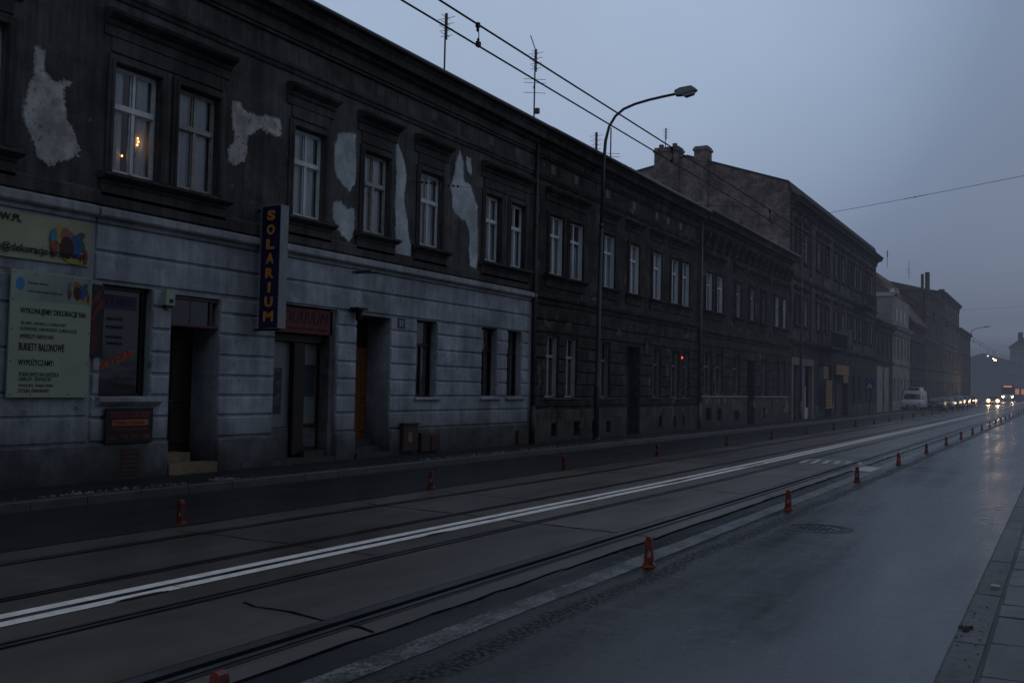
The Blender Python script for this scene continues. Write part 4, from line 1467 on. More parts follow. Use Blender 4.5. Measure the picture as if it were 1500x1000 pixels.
B3 = thing('ornate_tenement', 'dark ornate tenement with slim windows and carved brackets under the eaves', 'building', (0, 0, 0))
UP3 = [(43.9, .95), (45.5, .95), (48.5, .9, 'tall', M_FARBAR), (51.0, .9, 'tall', M_FARBAR), (53.3, .9, 'tall', M_GREYP), (56.1, .9), (57.8, .85)]
GR3 = [(43.85, 1.1), (45.5, 1.1), (48.3, 1.1), (53.5, .95), (56.1, 1.0), (57.6, .9)]
tenement(B3, 42.5, 59.1, 9.78, UP3, GR3, [(50.2, 51.5, 3.4)],
         [(43.6, 44.3, .5, 1.05), (45.3, 45.9, .45, 1.0), (48.0, 48.7, .45, 1.0), (53.3, 53.9, .45, 1.0)],
         M_BROWN3, M_BROWN3, M_BROWNB, 4.6, [1.62, 2.05, 2.5, 2.95, 3.4, 3.85, 4.25],
         [(43.2, 46.2), (47.8, 49.2), (50.3, 51.7), (52.6, 54.0), (55.4, 58.5)], (5.52, 1.72), (1.68, 1.9), 1.1)
sill(B3, M_FARBAR, 42.8, 50.1, 1.62, .14, .09, 0, 'window_ledge')
sill(B3, M_FARBAR, 51.7, 58.9, 1.62, .14, .09, 0, 'window_ledge')
b = MB()
for i in range(15):
    y = 43.0 + i * 1.12
    b.prism([(FX + .06, 8.3), (FX + .14, 8.34), (FX + .2, 8.55), (FX + .34, 8.75), (FX + .36, 8.98), (FX + .06, 8.98)], 'y', y, y + .22)
    if i % 2 == 0:
        b.fbox(y + .35, y + .95, 7.75, 8.25, 0, .07, .04)
b.build('eaves_brackets', M_BROWN3, B3)
for q, (a, c, w, h_) in enumerate(((46.8, 8.1, .5, .7), (48.3, 1.0, .7, .3), (52.3, 2.4, .4, .6), (54.9, 7.9, .4, .4), (47.2, 2.3, .4, .6), (56.8, 3.3, .4, .4), (44.7, 2.6, .25, .7), (51.9, 1.0, .6, .3))):
    stucco_loss(B3, a, c, w, h_, 70 + q)

# ================================================================== BUILDING 4 (three storeys, bare brick gable)
B4 = thing('brick_tenement', 'three storey tenement with a bare brick gable, chimneys and ground floor shops', 'building', (0, 0, 0))
YA, YC = 59.2, 89.8
ZT = 13.5
W2 = [60.95, 63.15, 66.9, 69.6, 72.6, 75.2, 77.6, 79.9, 82.4, 84.9, 87.4]
hol = [(c - .5, c + .5, 9.95, 11.8, .15) for c in W2] + [(c - .5, c + .5, 6.0, 7.7, .15) for c in W2]
wall_holes(YA, YC, 4.9, ZT, hol).build('upper_wall', M_BRICK_X, B4)
SH = [(59.62, 62.05, .2, 3.95, .3), (62.35, 65.55, .2, 3.95, .3), (67.0, 71.4, .15, 3.75, .45), (72.2, 77.2, .12, 3.1, .45), (78.6, 80.2, 1.2, 3.2, .2), (81.4, 82.6, 1.2, 3.2, .2), (84.6, 85.6, 1.2, 3.2, .2), (87, 88, 1.2, 3.2, .2)]
wall_holes(YA, YC, -.1, 4.9, SH).build('ground_wall', M_BROWN3, B4)
for i, c in enumerate(W2):
    for z0, hh in ((9.95, 1.85), (6.0, 1.7)):
        window(B4, c, z0, 1.0, hh, .15, 'tall', M_FARBAR if (i * 7 + int(z0)) % 3 else M_GREYP, None, ('full', 'pair', None)[(i + int(z0)) % 3], M_CURT2)
        surround(B4, M_BROWN3, c - .5, c + .5, z0, z0 + hh, .16, .06)
b = MB()
for i in range(len(W2)):
    c = W2[i]
    b.mould(c - .75, c + .75, [(0, 12.1), (.08, 12.12), (.2, 12.28), (.2, 12.36), (0, 12.42)])
    b.mould(c - .75, c + .75, [(0, 8.05), (.08, 8.07), (.2, 8.2), (.2, 8.28), (0, 8.34)])
    b.mould(c - .65, c + .65, [(0, 9.72), (.14, 9.78), (.14, 9.9), (0, 9.93)])
    b.mould(c - .65, c + .65, [(0, 5.78), (.14, 5.84), (.14, 5.94), (0, 5.97)])
b.mould(YA, YC, [(0, 8.62), (.08, 8.65), (.16, 8.8), (.16, 8.9), (0, 8.95)])
b.mould(YA, YC, [(0, 4.7), (.1, 4.74), (.2, 4.9), (.2, 5.0), (0, 5.06)])
cornice(b, YA, YC, ZT, 1.0, 1.25)
b.build('cornice', M_BROWN3, B4)
b = MB()
for y in (59.35, 64.6, 68.2, 73.9, 78.7, 83.6, 89.3):
    for q in range(28):
        if not 8.5 < 5.15 + q * .27 < 9.0:
            b.fbox(y - .16 - .05 * (q % 2), y + .16 + .05 * (q % 2), 5.15 + q * .27, 5.15 + q * .27 + .24, 0, .06, .015)
b.build('quoins', M_BROWN3, B4)
gb = MB()
gb.prism([(FX, -.1), (FX, 13.75), (-14.33, 14.3), (-19.25, 15.95), (-20.6, 16.42), (-22.66, 16.1), (-24.6, 15.75), (-25.5, 15.3), (-25.5, -.1)], 'y', YA - .12, YA - .002)
gb.build('gable_wall', M_BRICK_Y, B4)
gb = MB()
gb.prism([(FX + .1, 13.75), (FX + .1, 13.83), (-14.30, 14.4), (-20.6, 16.53), (-25.6, 15.45), (-25.6, 15.32), (-20.6, 16.425), (-14.33, 14.3)], 'y', YA - .16, YC + .1)
gb.build('roof', M_ROOF, B4)
ch = MB()
for (xa, xb, zt_) in ((-22.70, -21.10, 17.1), (-20.08, -19.24, 16.95)):
    ch.box(xa, xb, YA - .35, YA + .6, 13.2, zt_)
    ch.box(xa - .07, xb + .07, YA - .42, YA + .67, zt_ - .28, zt_ - .12)
ch.box(-22.7, -21.1, YA - .35, YA - .125, -.1, 13.2)
ch.box(-20.08, -19.24, YA - .35, YA - .125, -.1, 13.2)
for x in (-22.4, -21.5):
    ch.box(x - .12, x + .12, YA, YA + .25, 17.1, 17.38)
ch.build('chimney', M_BRICK_Y, B4)
gw = MB()
gw.box(-23.55, -22.80, YA - .16, YA - .122, 14.2, 15.25)
wn = gw.build('gable_window', M_GREYP, B4)
MB().box(-23.48, -22.87, YA - .166, YA - .161, 14.26, 15.19).build('pane', M_FROST, wn)
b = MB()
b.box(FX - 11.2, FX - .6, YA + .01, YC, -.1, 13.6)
b.build('dark_interior', M_DARKROOM, B4)
b = MB()
b.box(FX - 11.2, FX - .02, YC - .01, YC + .02, -.1, 14.2)
b.box(FX - .6, FX - .01, YA + .01, YC - .02, 4.75, 4.85)
b.box(FX - .6, FX - .01, YA + .01, YC - .02, 8.7, 8.8)
b.build('cross_wall', M_BRICK_Y, B4)
downpipe(B4, 61.6, .2, 13.2, M_ZINC, .14, .06)
b = MB()
b.box(-14.18, -13.2, 66.4, 71.8, 4.72, 4.9)
b.box(-14.18, -13.3, 80.2, 84.6, 8.55, 8.72)
b.build('balcony_slab', M_BROWN3, B4)
b = MB()
for (ya, yb, zb, xo) in ((66.4, 71.8, 4.9, -13.22), (80.2, 84.6, 8.72, -13.32)):
    b.tube([(-14.2, ya, zb + .95), (xo, ya, zb + .95), (xo, yb, zb + .95), (-14.2, yb, zb + .95)], .03, 6)
    y = ya
    while y <= yb:
        b.tube([(xo, y, zb), (xo, y, zb + .95)], .014, 5)
        y += .14
    for x in (-14.0, -13.8, -13.6, -13.4):
        b.tube([(x, ya, zb), (x, ya, zb + .95)], .014, 5)
b.build('balcony_railing', M_IRON, B4)
# shops of building 4
b = MB()
for (ya, yb) in ((59.62, 62.05), (62.35, 65.55)):
    b.fbox(ya, ya + .42, .15, 3.95, -.2, .06, .02)
    b.fbox(yb - .42, yb, .15, 3.95, -.2, .06, .02)
    b.fbox(ya + .42, yb - .42, 3.5, 3.95, -.2, .06, .02)
sf = b.build('shop_front', M_BEIGE, B4)
MB().box(FX - .24, FX - .22, 60.04, 61.63, .3, 3.5).build('display_glass', M_POSTER2, sf)
MB().box(FX - .24, FX - .22, 62.8, 64.3, 2.3, 3.5).build('window_poster', M_SHOPBLUE, sf)
b = MB()
b.box(FX - .24, FX - .2, 62.8, 62.95, .2, 2.25)
b.box(FX - .24, FX - .2, 64.2, 65.1, .2, .9)
b.box(FX - .24, FX - .2, 64.2, 64.4, .9, 2.25)
b.build('shop_door', M_WHITESIGN, sf)
MB().box(FX - .24, FX - .23, 62.96, 64.19, .2, 2.25).build('door_glass', M_POSTER2, sf)
b = MB()
b.box(FX - .44, FX - .4, 72.3, 74.5, .15, 3.05)
b.build('shop_door', M_BLACK, B4)
b = MB()
b.box(FX - .38, FX - .32, 74.7, 77.1, .15, 3.0)
for q in range(3):
    b.box(FX - .32, FX - .30, 74.9 + q * .75, 75.4 + q * .75, .4, 2.6)
b.build('red_door', M_REDDOOR, B4)
MB().box(FX - .44, FX - .4, 67.1, 71.3, .2, 3.7).build('display_glass', M_POSTER2, B4)
for c in (79.4, 82.0, 85.1, 87.5):
    window(B4, c, 1.2, 1.0, 2.0, .2, 'plain', M_GREYP, None, None)
b = MB()
for a, b_ in complement(YA, YC, SH, .1, .9):
    b.fbox(a + .01, b_ - .01, -.1, 1.0, 0, .07, .03)
b.build('plinth', M_BROWNB, B4)

s = thing('shop_sign', 'ochre rectangular sign over the red door of the brick tenement', 'sign', (0, 0, 0))
MB().box(FX + .05, FX + .14, 72.4, 77.0, 3.18, 3.86).build('board', M_OCHRE, s)
letter('SKLEP', M_REDS, s, '+x', FX + .142, 74.7, 3.36, .3, width=2.4, vfit=.3)
for (ya, yb, za, zb, lab) in ((68.2, 69.8, 2.8, 3.65, 'ochre square board above the tall ochre price list'), (69.1, 71.0, .8, 2.72, 'tall ochre price list board beside the dark shop entrance'),
                              (75.1, 76.8, 2.62, 3.14, 'small ochre board hanging under the larger ochre sign')):
    s = thing('shop_board', lab, 'sign', (0, 0, 0))
    MB().box(FX + .08, FX + .12, ya, yb, za, zb).build('board', M_OCHRE, s)
    b = MB()
    for q in range(int((zb - za) / .24)):
        b.box(FX + .12, FX + .123, ya + .2, yb - .3 - .3 * (q % 2), zb - .2 - .22 * q, zb - .14 - .22 * q)
    b.build('lettering', M_REDDOOR, s)
s = thing('projecting_box_sign', 'pale grey box sign projecting above the balcony of the brick tenement', 'sign', (0, 0, 0))
MB().box(-13.95, -13.15, 72.6, 72.85, 5.2, 6.3).build('box', M_SIGNE, s)
MB().box(-14.2, -13.95, 72.68, 72.76, 5.9, 5.98).build('bracket', M_IRON, s)
# crossing sign
s = thing('crossing_sign', 'blue square pedestrian crossing sign on a thin post', 'road sign', (-13.2, 80.8, .135 + zg(80)))
MB().tube([(0, .03, 0), (0, .03, 2.85)], .032, 8).build('post', M_ZINC, s, True)
MB().box(-.34, .34, -.02, 0, 1.95, 2.65).build('panel', M_BLUESIGN, s)
b = MB()
b.prism([(-.24, 2.06), (.24, 2.06), (0, 2.5)], 'y', -.026, -.021)
b.build('triangle', M_WHITESIGN, s)
b = MB()
b.tube([(0, -.03, 2.14), (.02, -.03, 2.28), (0, -.03, 2.36)], .018, 6)
b.tube([(0.01, -.03, 2.2), (-.07, -.03, 2.1)], .012, 6)
b.tube([(0.01, -.03, 2.2), (.07, -.03, 2.1)], .012, 6)
b.build('walker_symbol', M_INK, s)


# ================================================================== FAR HOUSES
def far_house(name, label, Y0, Y1, zt, m, rows, nwin, wm, roof=None, x=FX, mm=None, ww=1.0, depth=11.0, shop=True, gcol=None):
    r = thing(name, label, 'building', (0, 0, zg((Y0 + Y1) / 2)))
    dx = x - FX
    hol = []
    for (z0, hh) in rows:
        for i in range(nwin):
            c = Y0 + (Y1 - Y0) * (i + .5) / nwin
            hol.append((c - ww / 2, c + ww / 2, z0, z0 + hh, .18))
    wall_holes(Y0, Y1, -.6, zt, hol, dx).build('wall', m, r)
    b = MB()
    b.box(x - depth, x - .18, Y0, Y1, -.6, zt - .1)
    b.build('house_body', m, r)
    b = MB()
    for h in hol:
        b.add([(x - .175, h[0], h[2]), (x - .175, h[1], h[2]), (x - .175, h[1], h[3]), (x - .175, h[0], h[3])], [(0, 1, 2, 3)])
    for i, h in enumerate(hol):
        w = MB()
        yy = (h[0] + h[1]) / 2
        t = .09
        w.box(x - .17, x - .10, h[0] + .003, h[0] + t, h[2] + .003, h[3] - .003)
        w.box(x - .17, x - .10, h[1] - t, h[1] - .003, h[2] + .003, h[3] - .003)
        w.box(x - .17, x - .10, h[0] + t, h[1] - t, h[3] - t, h[3] - .003)
        w.box(x - .17, x - .10, h[0] + t, h[1] - t, h[2] + .003, h[2] + t)
        w.box(x - .17, x - .10, h[0] + t, h[1] - t, h[2] + (h[3] - h[2]) * .64, h[2] + (h[3] - h[2]) * .64 + t)
        w.box(x - .17, x - .11, yy - .05, yy + .05, h[2] + t, h[2] + (h[3] - h[2]) * .64)
        o_ = w.build('window', wm if (i * 5) % 3 else M_GREYP, r)
        MB().add([(x - .165, h[0], h[2]), (x - .165, h[1], h[2]), (x - .165, h[1], h[3]), (x - .165, h[0], h[3])], [(0, 1, 2, 3)]).build('pane', M_CARGL, o_)
    b = MB()
    mm = mm or m
    for z in [q[0] - .35 for q in rows[1:]]:
        b.mould(Y0, Y1, [(dx, z - .2), (dx + .12, z - .15), (dx + .15, z), (dx, z + .05)])
    b.mould(Y0, Y1, [(dx + e * .9, zt + z) for e, z in CORN])
    for i in range(nwin):
        c = Y0 + (Y1 - Y0) * (i + .5) / nwin
        for (z0, hh) in rows[1:]:
            b.mould(c - ww * .75, c + ww * .75, [(dx, z0 + hh + .2), (dx + .16, z0 + hh + .3), (dx + .16, z0 + hh + .4), (dx, z0 + hh + .45)])
    b.build('cornice', mm, r)
    if roof:
        b = MB()
        xr, zr = roof[0], roof[1]
        b.prism([(x + .4, zt + .01), (x + .4, zt + .1), (x - xr, zt + zr + .1), (x - 2 * xr, zt + .1), (x - 2 * xr, zt)], 'y', Y0 - .05, Y1 + .02)
        b.build('roof', roof[2], r)
    return r


H5 = far_house('low_house', 'low dark house with a red tiled roof squeezed beside the pale house', 89.86, 99.5, 8.0, M_FARD, [(1.0, 2.1), (5.0, 1.8)], 4, M_GREYP, (5, 2.6, M_TILE))
b = MB()
b.fbox(90.2, 93.2, .1, 4.1, 0, .08, .02)
b.fbox(94.2, 96.6, .1, 4.1, 0, .08, .02)
b.build('shop_front', M_PALE, H5)
H6 = far_house('pale_house', 'pale house with a tall gable and white coping beyond the dark low house', 99.56, 111.3, 8.2, M_PALE, [(1.0, 2.2), (5.0, 2.0)], 5, M_FARBAR, None)
b = MB()
b.box(FX - 9, FX - .02, 99.57, 110.6, 8.2, 10.95)
b.build('attic_storey', M_PALETOP, H6)
b = MB()
b.box(FX - 9.1, FX + .1, 99.45, 99.75, 10.955, 11.32)
b.lathe([(.01, -.3), (.42, -.2), (.5, 0), (.3, .35), (.01, .45)], (FX + .05, 100.0, 11.3), 12)
b.build('coping', M_WHITETOP, H6)
b = MB()
for y in (101.5, 104.2, 107.0):
    b.box(FX - .1, FX + .02, y, y + .7, 8.7, 9.9)
b.build('attic_windows', M_CARGL, H6)
H7 = far_house('dark_house', 'dark plain house between the pale house and the taller brown block', 111.35, 124.2, 9.2, M_FARD, [(1.0, 2.2), (5.0, 2.0)], 6, M_FARBAR, (3.8, 5.6, M_TILE))
H8 = far_house('tall_house', 'tall brown four storey block with paired thin chimneys far down the street', 124.25, 143.5, 13.7, M_FARB, [(1.0, 2.4), (5.0, 2.2), (8.4, 2.1), (11.2, 1.5)], 7, M_FARBAR, (5, 1.4, M_TILE))
b = MB()
for (xa, xb) in ((-14.75, -14.5), (-14.3, -13.85)):
    b.box(xa, xb, 125.0, 125.7, 13.6, 15.7 if xa < -14.4 else 15.9)
b.build('chimney', M_FARB, H8)
H8c = far_house('taller_house', 'tallest pale brown block of the far row just before the end house', 143.55, 167.0, 15.1, M_FARC, [(1.0, 2.4), (5.0, 2.2), (8.8, 2.1), (12.2, 1.6)], 8, M_FARBAR, (5, 1.0, M_ROOF), mm=M_FARD)
b = MB()
b.box(-15.6, -14.9, 152, 153.2, 15.0, 16.4)
b.box(-15.4, -14.8, 161, 161.8, 15.0, 16.0)
b.build('chimney', M_FARB, H8c)
H8b = far_house('rear_house', 'tall dark house with hipped roof rising behind the pale house', 112.5, 124.0, 11.0, M_FARB, [(8.6, 1.6)], 3, M_GREYP, (4, 3.2, M_ROOF), x=-20.5, depth=10)
H9 = far_house('end_house', 'dark house at the far end of the row beside the street mouth', 167.1, 187.2, 11.6, M_FARB, [(1.0, 2.4), (5.0, 2.2), (8.4, 2.0)], 7, M_GREYP, (6, 1.6, M_ROOF))
for nm, lab, x0, x1, y, zt, m, nn in (('closing_block', 'pale hazy block with many windows closing the street view beside the tram', -13.5, 4.0, 312.0, 13.6, M_PALE, 9),
                                      ('closing_house', 'faint low house in the haze left of the closing block', -26.0, -13.6, 305.0, 9.6, M_FARB, 6)):
    r = thing(nm, lab, 'building', (0, y, zg(y)))
    b = MB()
    b.box(x0, x1, 0, 12, -1, zt)
    b.box(x0 - .3, x1 + .3, -.3, 12.3, zt, zt + .5)
    b.build('wall', m, r)
    if nm == 'closing_block':
        b = MB()
        b.prism([(x0 - .3, zt + .5), (x1 + .3, zt + .5), (x1 - 3, zt + 3), (x0 + 3, zt + 3)], 'y', -.2, 12)
        b.box(x0 + 2, x0 + 3.2, 1, 2, zt + 1, zt + 4.6)
        b.build('roof', M_ROOF, r)
    else:
        b = MB()
        b.prism([(x0 - .3, zt + .5), (x1 + .3, zt + .5), ((x0 + x1) / 2, zt + 2.5)], 'y', -.2, 12)
        b.build('roof', M_TILE, r)
    for i in range(nn):
        for z in (1.2, 4.8, 8.2, 11.0):
            if z + 1.9 < zt:
                c = x0 + (x1 - x0) * (i + .5) / nn
                w = MB()
                w.box(c - .55, c + .55, -.06, 0, z, z + 1.9)
                o_ = w.build('window', M_FARBAR, r)
                MB().box(c - .42, c + .42, -.075, -.062, z + .12, z + 1.78).build('pane', M_CARGL, o_)


# ================================================================== ADDED UNSEEN HOUSE ON OUR SIDE (shades the near end of the street)
op = thing('added_tenement', 'tall unseen tenement added on our side to shade the facing fronts', 'building', (0, 0, 0))
MB().box(6.2, 18, -46, OPY, -.1, OPZ).build('wall', M_BROWN3, op)
b = MB()
b.box(5.9, 6.2, -46, OPY, OPZ - .5, OPZ - .1)
b.box(6.05, 6.2, -46, OPY, 4.6, 4.9)
b.build('cornice', M_BROWN3, op)
for i in range(9):
    for z in (1.3, 5.4, 9.0):
        y = OPY - 1.6 - i * 2.9
        w_ = MB().box(6.14, 6.2, y - .55, y + .55, z, z + 1.9).build('window', M_FARBAR, op)
        MB().box(6.12, 6.137, y - .45, y + .45, z + .1, z + 1.8).build('pane', M_CARGL, w_)

# ================================================================== ANTENNAS
def antenna(label, x, y, z0, h, kind):
    t = thing('roof_antenna', label, 'antenna', (x, y, z0), 0, 'roof antennas')
    MB().tube([(0, 0, 0), (0, 0, h)], .028, 6).build('mast', M_ANT, t)
    b = MB()
    if kind in ('yagi', 'both'):
        for q in range(4):
            z = h - .12 - q * .17
            b.tube([(-.28 + .03 * q, .05, z), (.28 - .03 * q, .05, z)], .008, 5)
            b.tube([(0, -.22, z + .02), (0, .22, z + .02)], .008, 5)
        b.tube([(.04, .02, h - .75), (.04, .02, h)], .022, 6)
    if kind in ('dipole', 'both'):
        for z in (h - 1.0, h - 1.12, h - 1.45):
            b.tube([(-.3, -.2, z), (.3, .2, z)], .009, 5)
        b.tube([(-.06, .02, h - 1.3), (0, 0, h - 1.1)], .012, 5)
    if kind == 'both':
        b.tube([(0, -.35, h + .35), (0, .05, h - .05)], .016, 5)
        b.box(.03, .18, -.06, .06, h - 2.15, h - 1.98)
    b.build('elements', M_ANT, t)
    return t


antenna('bare roof antenna mast cut by the top of the photo', -15.2, 17.4, 9.9, 2.2, 'yagi')
antenna('tall thin antenna with short crossed rods above the repaired wall', -15.2, 23.1, 9.9, 2.4, 'yagi')
antenna('tallest antenna with slanted boom and small box at the house joint', -15.2, 28.5, 10.0, 2.95, 'both')
antenna('comb-like antenna just left of the lamp post curve', -15.2, 33.42, 10.0, 1.35, 'yagi')
antenna('thin dipole antenna just behind the lamp post curve', -15.2, 34.8, 10.1, 1.75, 'dipole')
antenna('small low antenna on the roof left of the brick gable', -16.4, 39.1, 10.2, 1.2, 'yagi')
antenna('antenna standing on the twin chimney of the brick gable', -22.35, 59.9, 16.6, 2.0, 'yagi')
antenna('far antenna on the ridge of the dark house behind', -16.8, 113.5, 15.5, 1.9, 'yagi')
antenna('far antenna beside the low house roof', -17.2, 95.0, 12.6, 3.0, 'dipole')
antenna('far antenna on the tall brown block', -16.9, 131.5, 16.2, 2.2, 'dipole')

# ================================================================== STREET LAMP
lp = thing('street_lamp', 'tall dark street lamp with curved arm against the brown tenement', 'street lamp', (-13.67, 30.49, .135))
b = MB()
b.tube([(0, 0, 0), (0, 0, 1.75), (.002, 0, 1.80), (.01, 0, 3.0), (.06, 0, 7.2)], [.105, .105, .078, .072, .062], 14)
b.lathe([(.13, 0), (.13, .05), (.11, .08)], (0, 0, 0), 14)
b.build('pole', M_LAMPP, lp, True)
b = MB()
b.box(.10, .108, -.04, .04, .95, 1.05)
b.build('access_door', M_ZINC, lp)
arm = []
P = [(.06, 7.2), (.10, 9.0), (.12, 9.5), (.16, 10.05), (.28, 10.52), (.50, 10.85), (.80, 11.06), (1.2, 11.18), (1.7, 11.26), (2.2, 11.31), (2.66, 11.345)]
b = MB()
b.tube([(x, 0, z) for x, z in P], [.055] * 4 + [.045] * 7, 12)
b.tube([(.06, 0, 7.12), (.06, 0, 7.26)], .075, 12)
b.build('arm', M_LAMPP, lp, True)
b = MB()
b.prism([(2.62, 11.28), (2.62, 11.43), (2.80, 11.50), (3.18, 11.52), (3.32, 11.42), (3.30, 11.36), (2.80, 11.27)], 'y', -.14, .14)
lm = b.build('luminaire', M_LUM, lp)
b = MB()
b.prism([(2.84, 11.268), (3.26, 11.345), (3.22, 11.25), (2.95, 11.19)], 'y', -.11, .11)
b.build('lens', M_FROST, lm)
l2 = thing('street_lamp', 'distant street lamp arm reaching out beyond the end house', 'street lamp', (-13.4, 176, zg(176)))
MB().tube([(0, 0, 0), (0, 0, 10.8), (.3, 0, 11.8), (1.2, 0, 12.2), (2.2, 0, 12.35)], [.1, .08, .06, .05, .05], 10).build('pole', M_LAMPP, l2, True)
MB().prism([(2.1, 12.28), (2.1, 12.45), (2.9, 12.5), (3.0, 12.38)], 'y', -.16, .16).build('luminaire', M_LUM, l2)

# ================================================================== OVERHEAD LINE


def catenary(name, label, x, zc, zm):
    t = thing(name, label, 'tram wire', (0, 0, 0), 0)
    ys = [-6 + 6 * i for i in range(48)]
    MB().tube([(x, y, zc + zg(y)) for y in ys], .0105, 6).build('contact_wire', M_WIRE, t)
    MB().tube([(x, y, zm + zg(y)) for y in ys], .0115, 6).build('messenger_wire', M_WIRE, t)
    y = 9.35
    while y < 90:
        b = MB()
        b.tube([(x, y, zm + .02), (x + .01, y + .01, (zc + zm) / 2), (x, y + .02, zc)], .006, 5)
        b.box(x - .02, x + .02, y - .02, y + .02, zm - .035, zm + .02)
        b.box(x - .018, x + .018, y - .01, y + .05, zc - .01, zc + .05)
        b.ball((x, y, zm - .06), (.018, .024), 6)
        b.ball((x, y + .015, zc + .07), (.016, .022), 6)
        o_ = b.build('dropper', M_WIRE, t)
        y += 6.3
    return t


XA = -5.72
catenary('overhead_line', 'pair of black tram wires crossing the sky above the near track', XA, 1.88 + 5.98 * .635 - .015, 1.88 + 6.33 * .635)


def span(name, label, a, b, sag, ins, rad=.013):
    t = thing(name, label, 'span wire', (0, 0, 0))
    a, b = Vector(a), Vector(b)
    pts = []
    for i in range(25):
        q = i / 24
        p = a.lerp(b, q)
        p.z -= sag * 4 * q * (1 - q)
        pts.append(p)
    MB().tube(pts, rad, 6).build('cable', M_WIRE, t)
    for f in ins:
        mb = MB()
        i = int(f * 24)
        p0, p1 = pts[i], pts[i + 1]
        d = (p1 - p0).normalized()
        for q in range(-5, 6):
            c = p0 + d * q * .12
            r_ = .055 if q == 0 else .03
            mb.tube([c - d * .02, c + d * .02], r_, 8)
        mb.build('insulator', M_INSUL, t)
    return t


span('span_wire', 'long cable with a strain insulator slanting across the open sky', (-14.1, 62.67, 12.76), (8.0, 61.2, 15.55), .12, (.31, .7))
span('span_wire', 'distant faint cable with a small insulator near the end house', (-14.0, 165, 11.4 + 3.4), (9.0, 165, 16.4), .2, (.5,))
span('span_wire', 'thin cable fixed to the sooty wall between two repair patches', (-14.19, 20.1, 6.9), (XA, 21.6, 5.90), .10, (.12,), .004)
b = MB()
wa = thing('wall_anchor', 'dark cable anchor bolted to the brick tenement front', 'anchor', (-14.1, 62.67, 12.76))
MB().box(-.1, .02, -.14, .14, -.2, .2).build('plate', M_IRON, wa)
MB().tube([(0, 0, 0), (.15, 0, .02)], .05, 8).build('eye', M_IRON, wa)
# lit lamps hung over the far street
for (x, z, y, r, lab) in ((-10.4, 8.05, 170, .09, 'faintest of three warm lamps hung over the far street'), (-9.66, 7.65, 170.3, .11, 'middle of three warm lamps hung over the far street'),
                          (-9.42, 7.42, 170.6, .15, 'brightest and lowest of three warm lamps hung over the far street')):
    t = thing('hanging_lamp', lab, 'hanging lamp', (x, y, z), 0, 'warm lamps over the far street')
    MB().ball((0, 0, 0), (r, r * .8)).build('bulb', E_STREET if r > .12 else E_HEAD2, t, True)
    b = MB()
    b.tube([(0, 0, r * .7), (0, 0, 1.3)], .02, 6)
    b.lathe([(r * 1.3, r * .3), (r * .6, r * 1.0)], (0, 0, 0), 10)
    b.build('shade', M_IRON, t)
span('span_wire', 'cable carrying the warm lamps across the far street', (-13.6, 170, 10.6), (6.0, 170.6, 9.6), 1.0, ())


# ================================================================== LANE DELINEATORS
M_CONE2 = mat('dark_red_plastic', (.15, .022, .017), (.09, .016, .013), rough=.5, scale=9, stain=.35, bump=.1)  # darker red for the row nearer the houses
M_CONEB2 = mat('dark_base_rubber', (.11, .04, .022), (.06, .026, .016), rough=.6, scale=9, stain=.4, bump=.1)  # darker base for the same row


def delineator(mc, mb_):
    t = thing('lane_delineator', '', 'delineator')
    b = MB()
    out = [(-.062, .05), (-.050, .17), (-.040, .27), (-.030, .305), (-.012, .318), (.012, .318), (.030, .305), (.040, .27), (.050, .17), (.062, .05), (.048, .035), (-.048, .035)]
    # body as a ring around the window: side posts, cap and foot
    b.prism([(-.052, .052), (-.041, .18), (-.022, .18), (-.024, .052)], 'y', -.028, .028)
    b.prism([(.024, .052), (.022, .18), (.041, .18), (.052, .052)], 'y', -.028, .028)
    b.prism([(-.041, .1805), (-.038, .27), (-.030, .303), (-.012, .318), (.012, .318), (.030, .303), (.038, .27), (.041, .1805)], 'y', -.036, .036)
    b.prism([(-.0235, .052), (-.0225, .105), (.0225, .105), (.0235, .052)], 'y', -.030, .030)
    b.prism([(-.064, .022), (-.046, .051), (.046, .051), (.064, .022)], 'y', -.045, .045)
    me = b.mesh('body')
    bm = bmesh.new()
    bm.from_mesh(me)
    bmesh.ops.recalc_face_normals(bm, faces=bm.faces)
    bm.to_mesh(me)
    bm.free()
    link('body', me, mc, t)
    MB().box(-.0235, .0235, -.014, .014, .1055, .18).build('reflector', M_REFL, t)
    b = MB()
    n = 20
    ring = lambda rx, ry, z: [(rx * math.cos(2 * PI * q / n), ry * math.sin(2 * PI * q / n), z) for q in range(n)]
    vs = ring(.080, .085, .0) + ring(.076, .080, .012) + ring(.062, .05, .0225)
    fs = [(r_ * n + q, r_ * n + (q + 1) % n, (r_ + 1) * n + (q + 1) % n, (r_ + 1) * n + q) for r_ in range(2) for q in range(n)]
    fs.append(tuple(range(2 * n, 3 * n)))
    b.add(vs, fs)
    b.build('base', mb_, t)
    return t


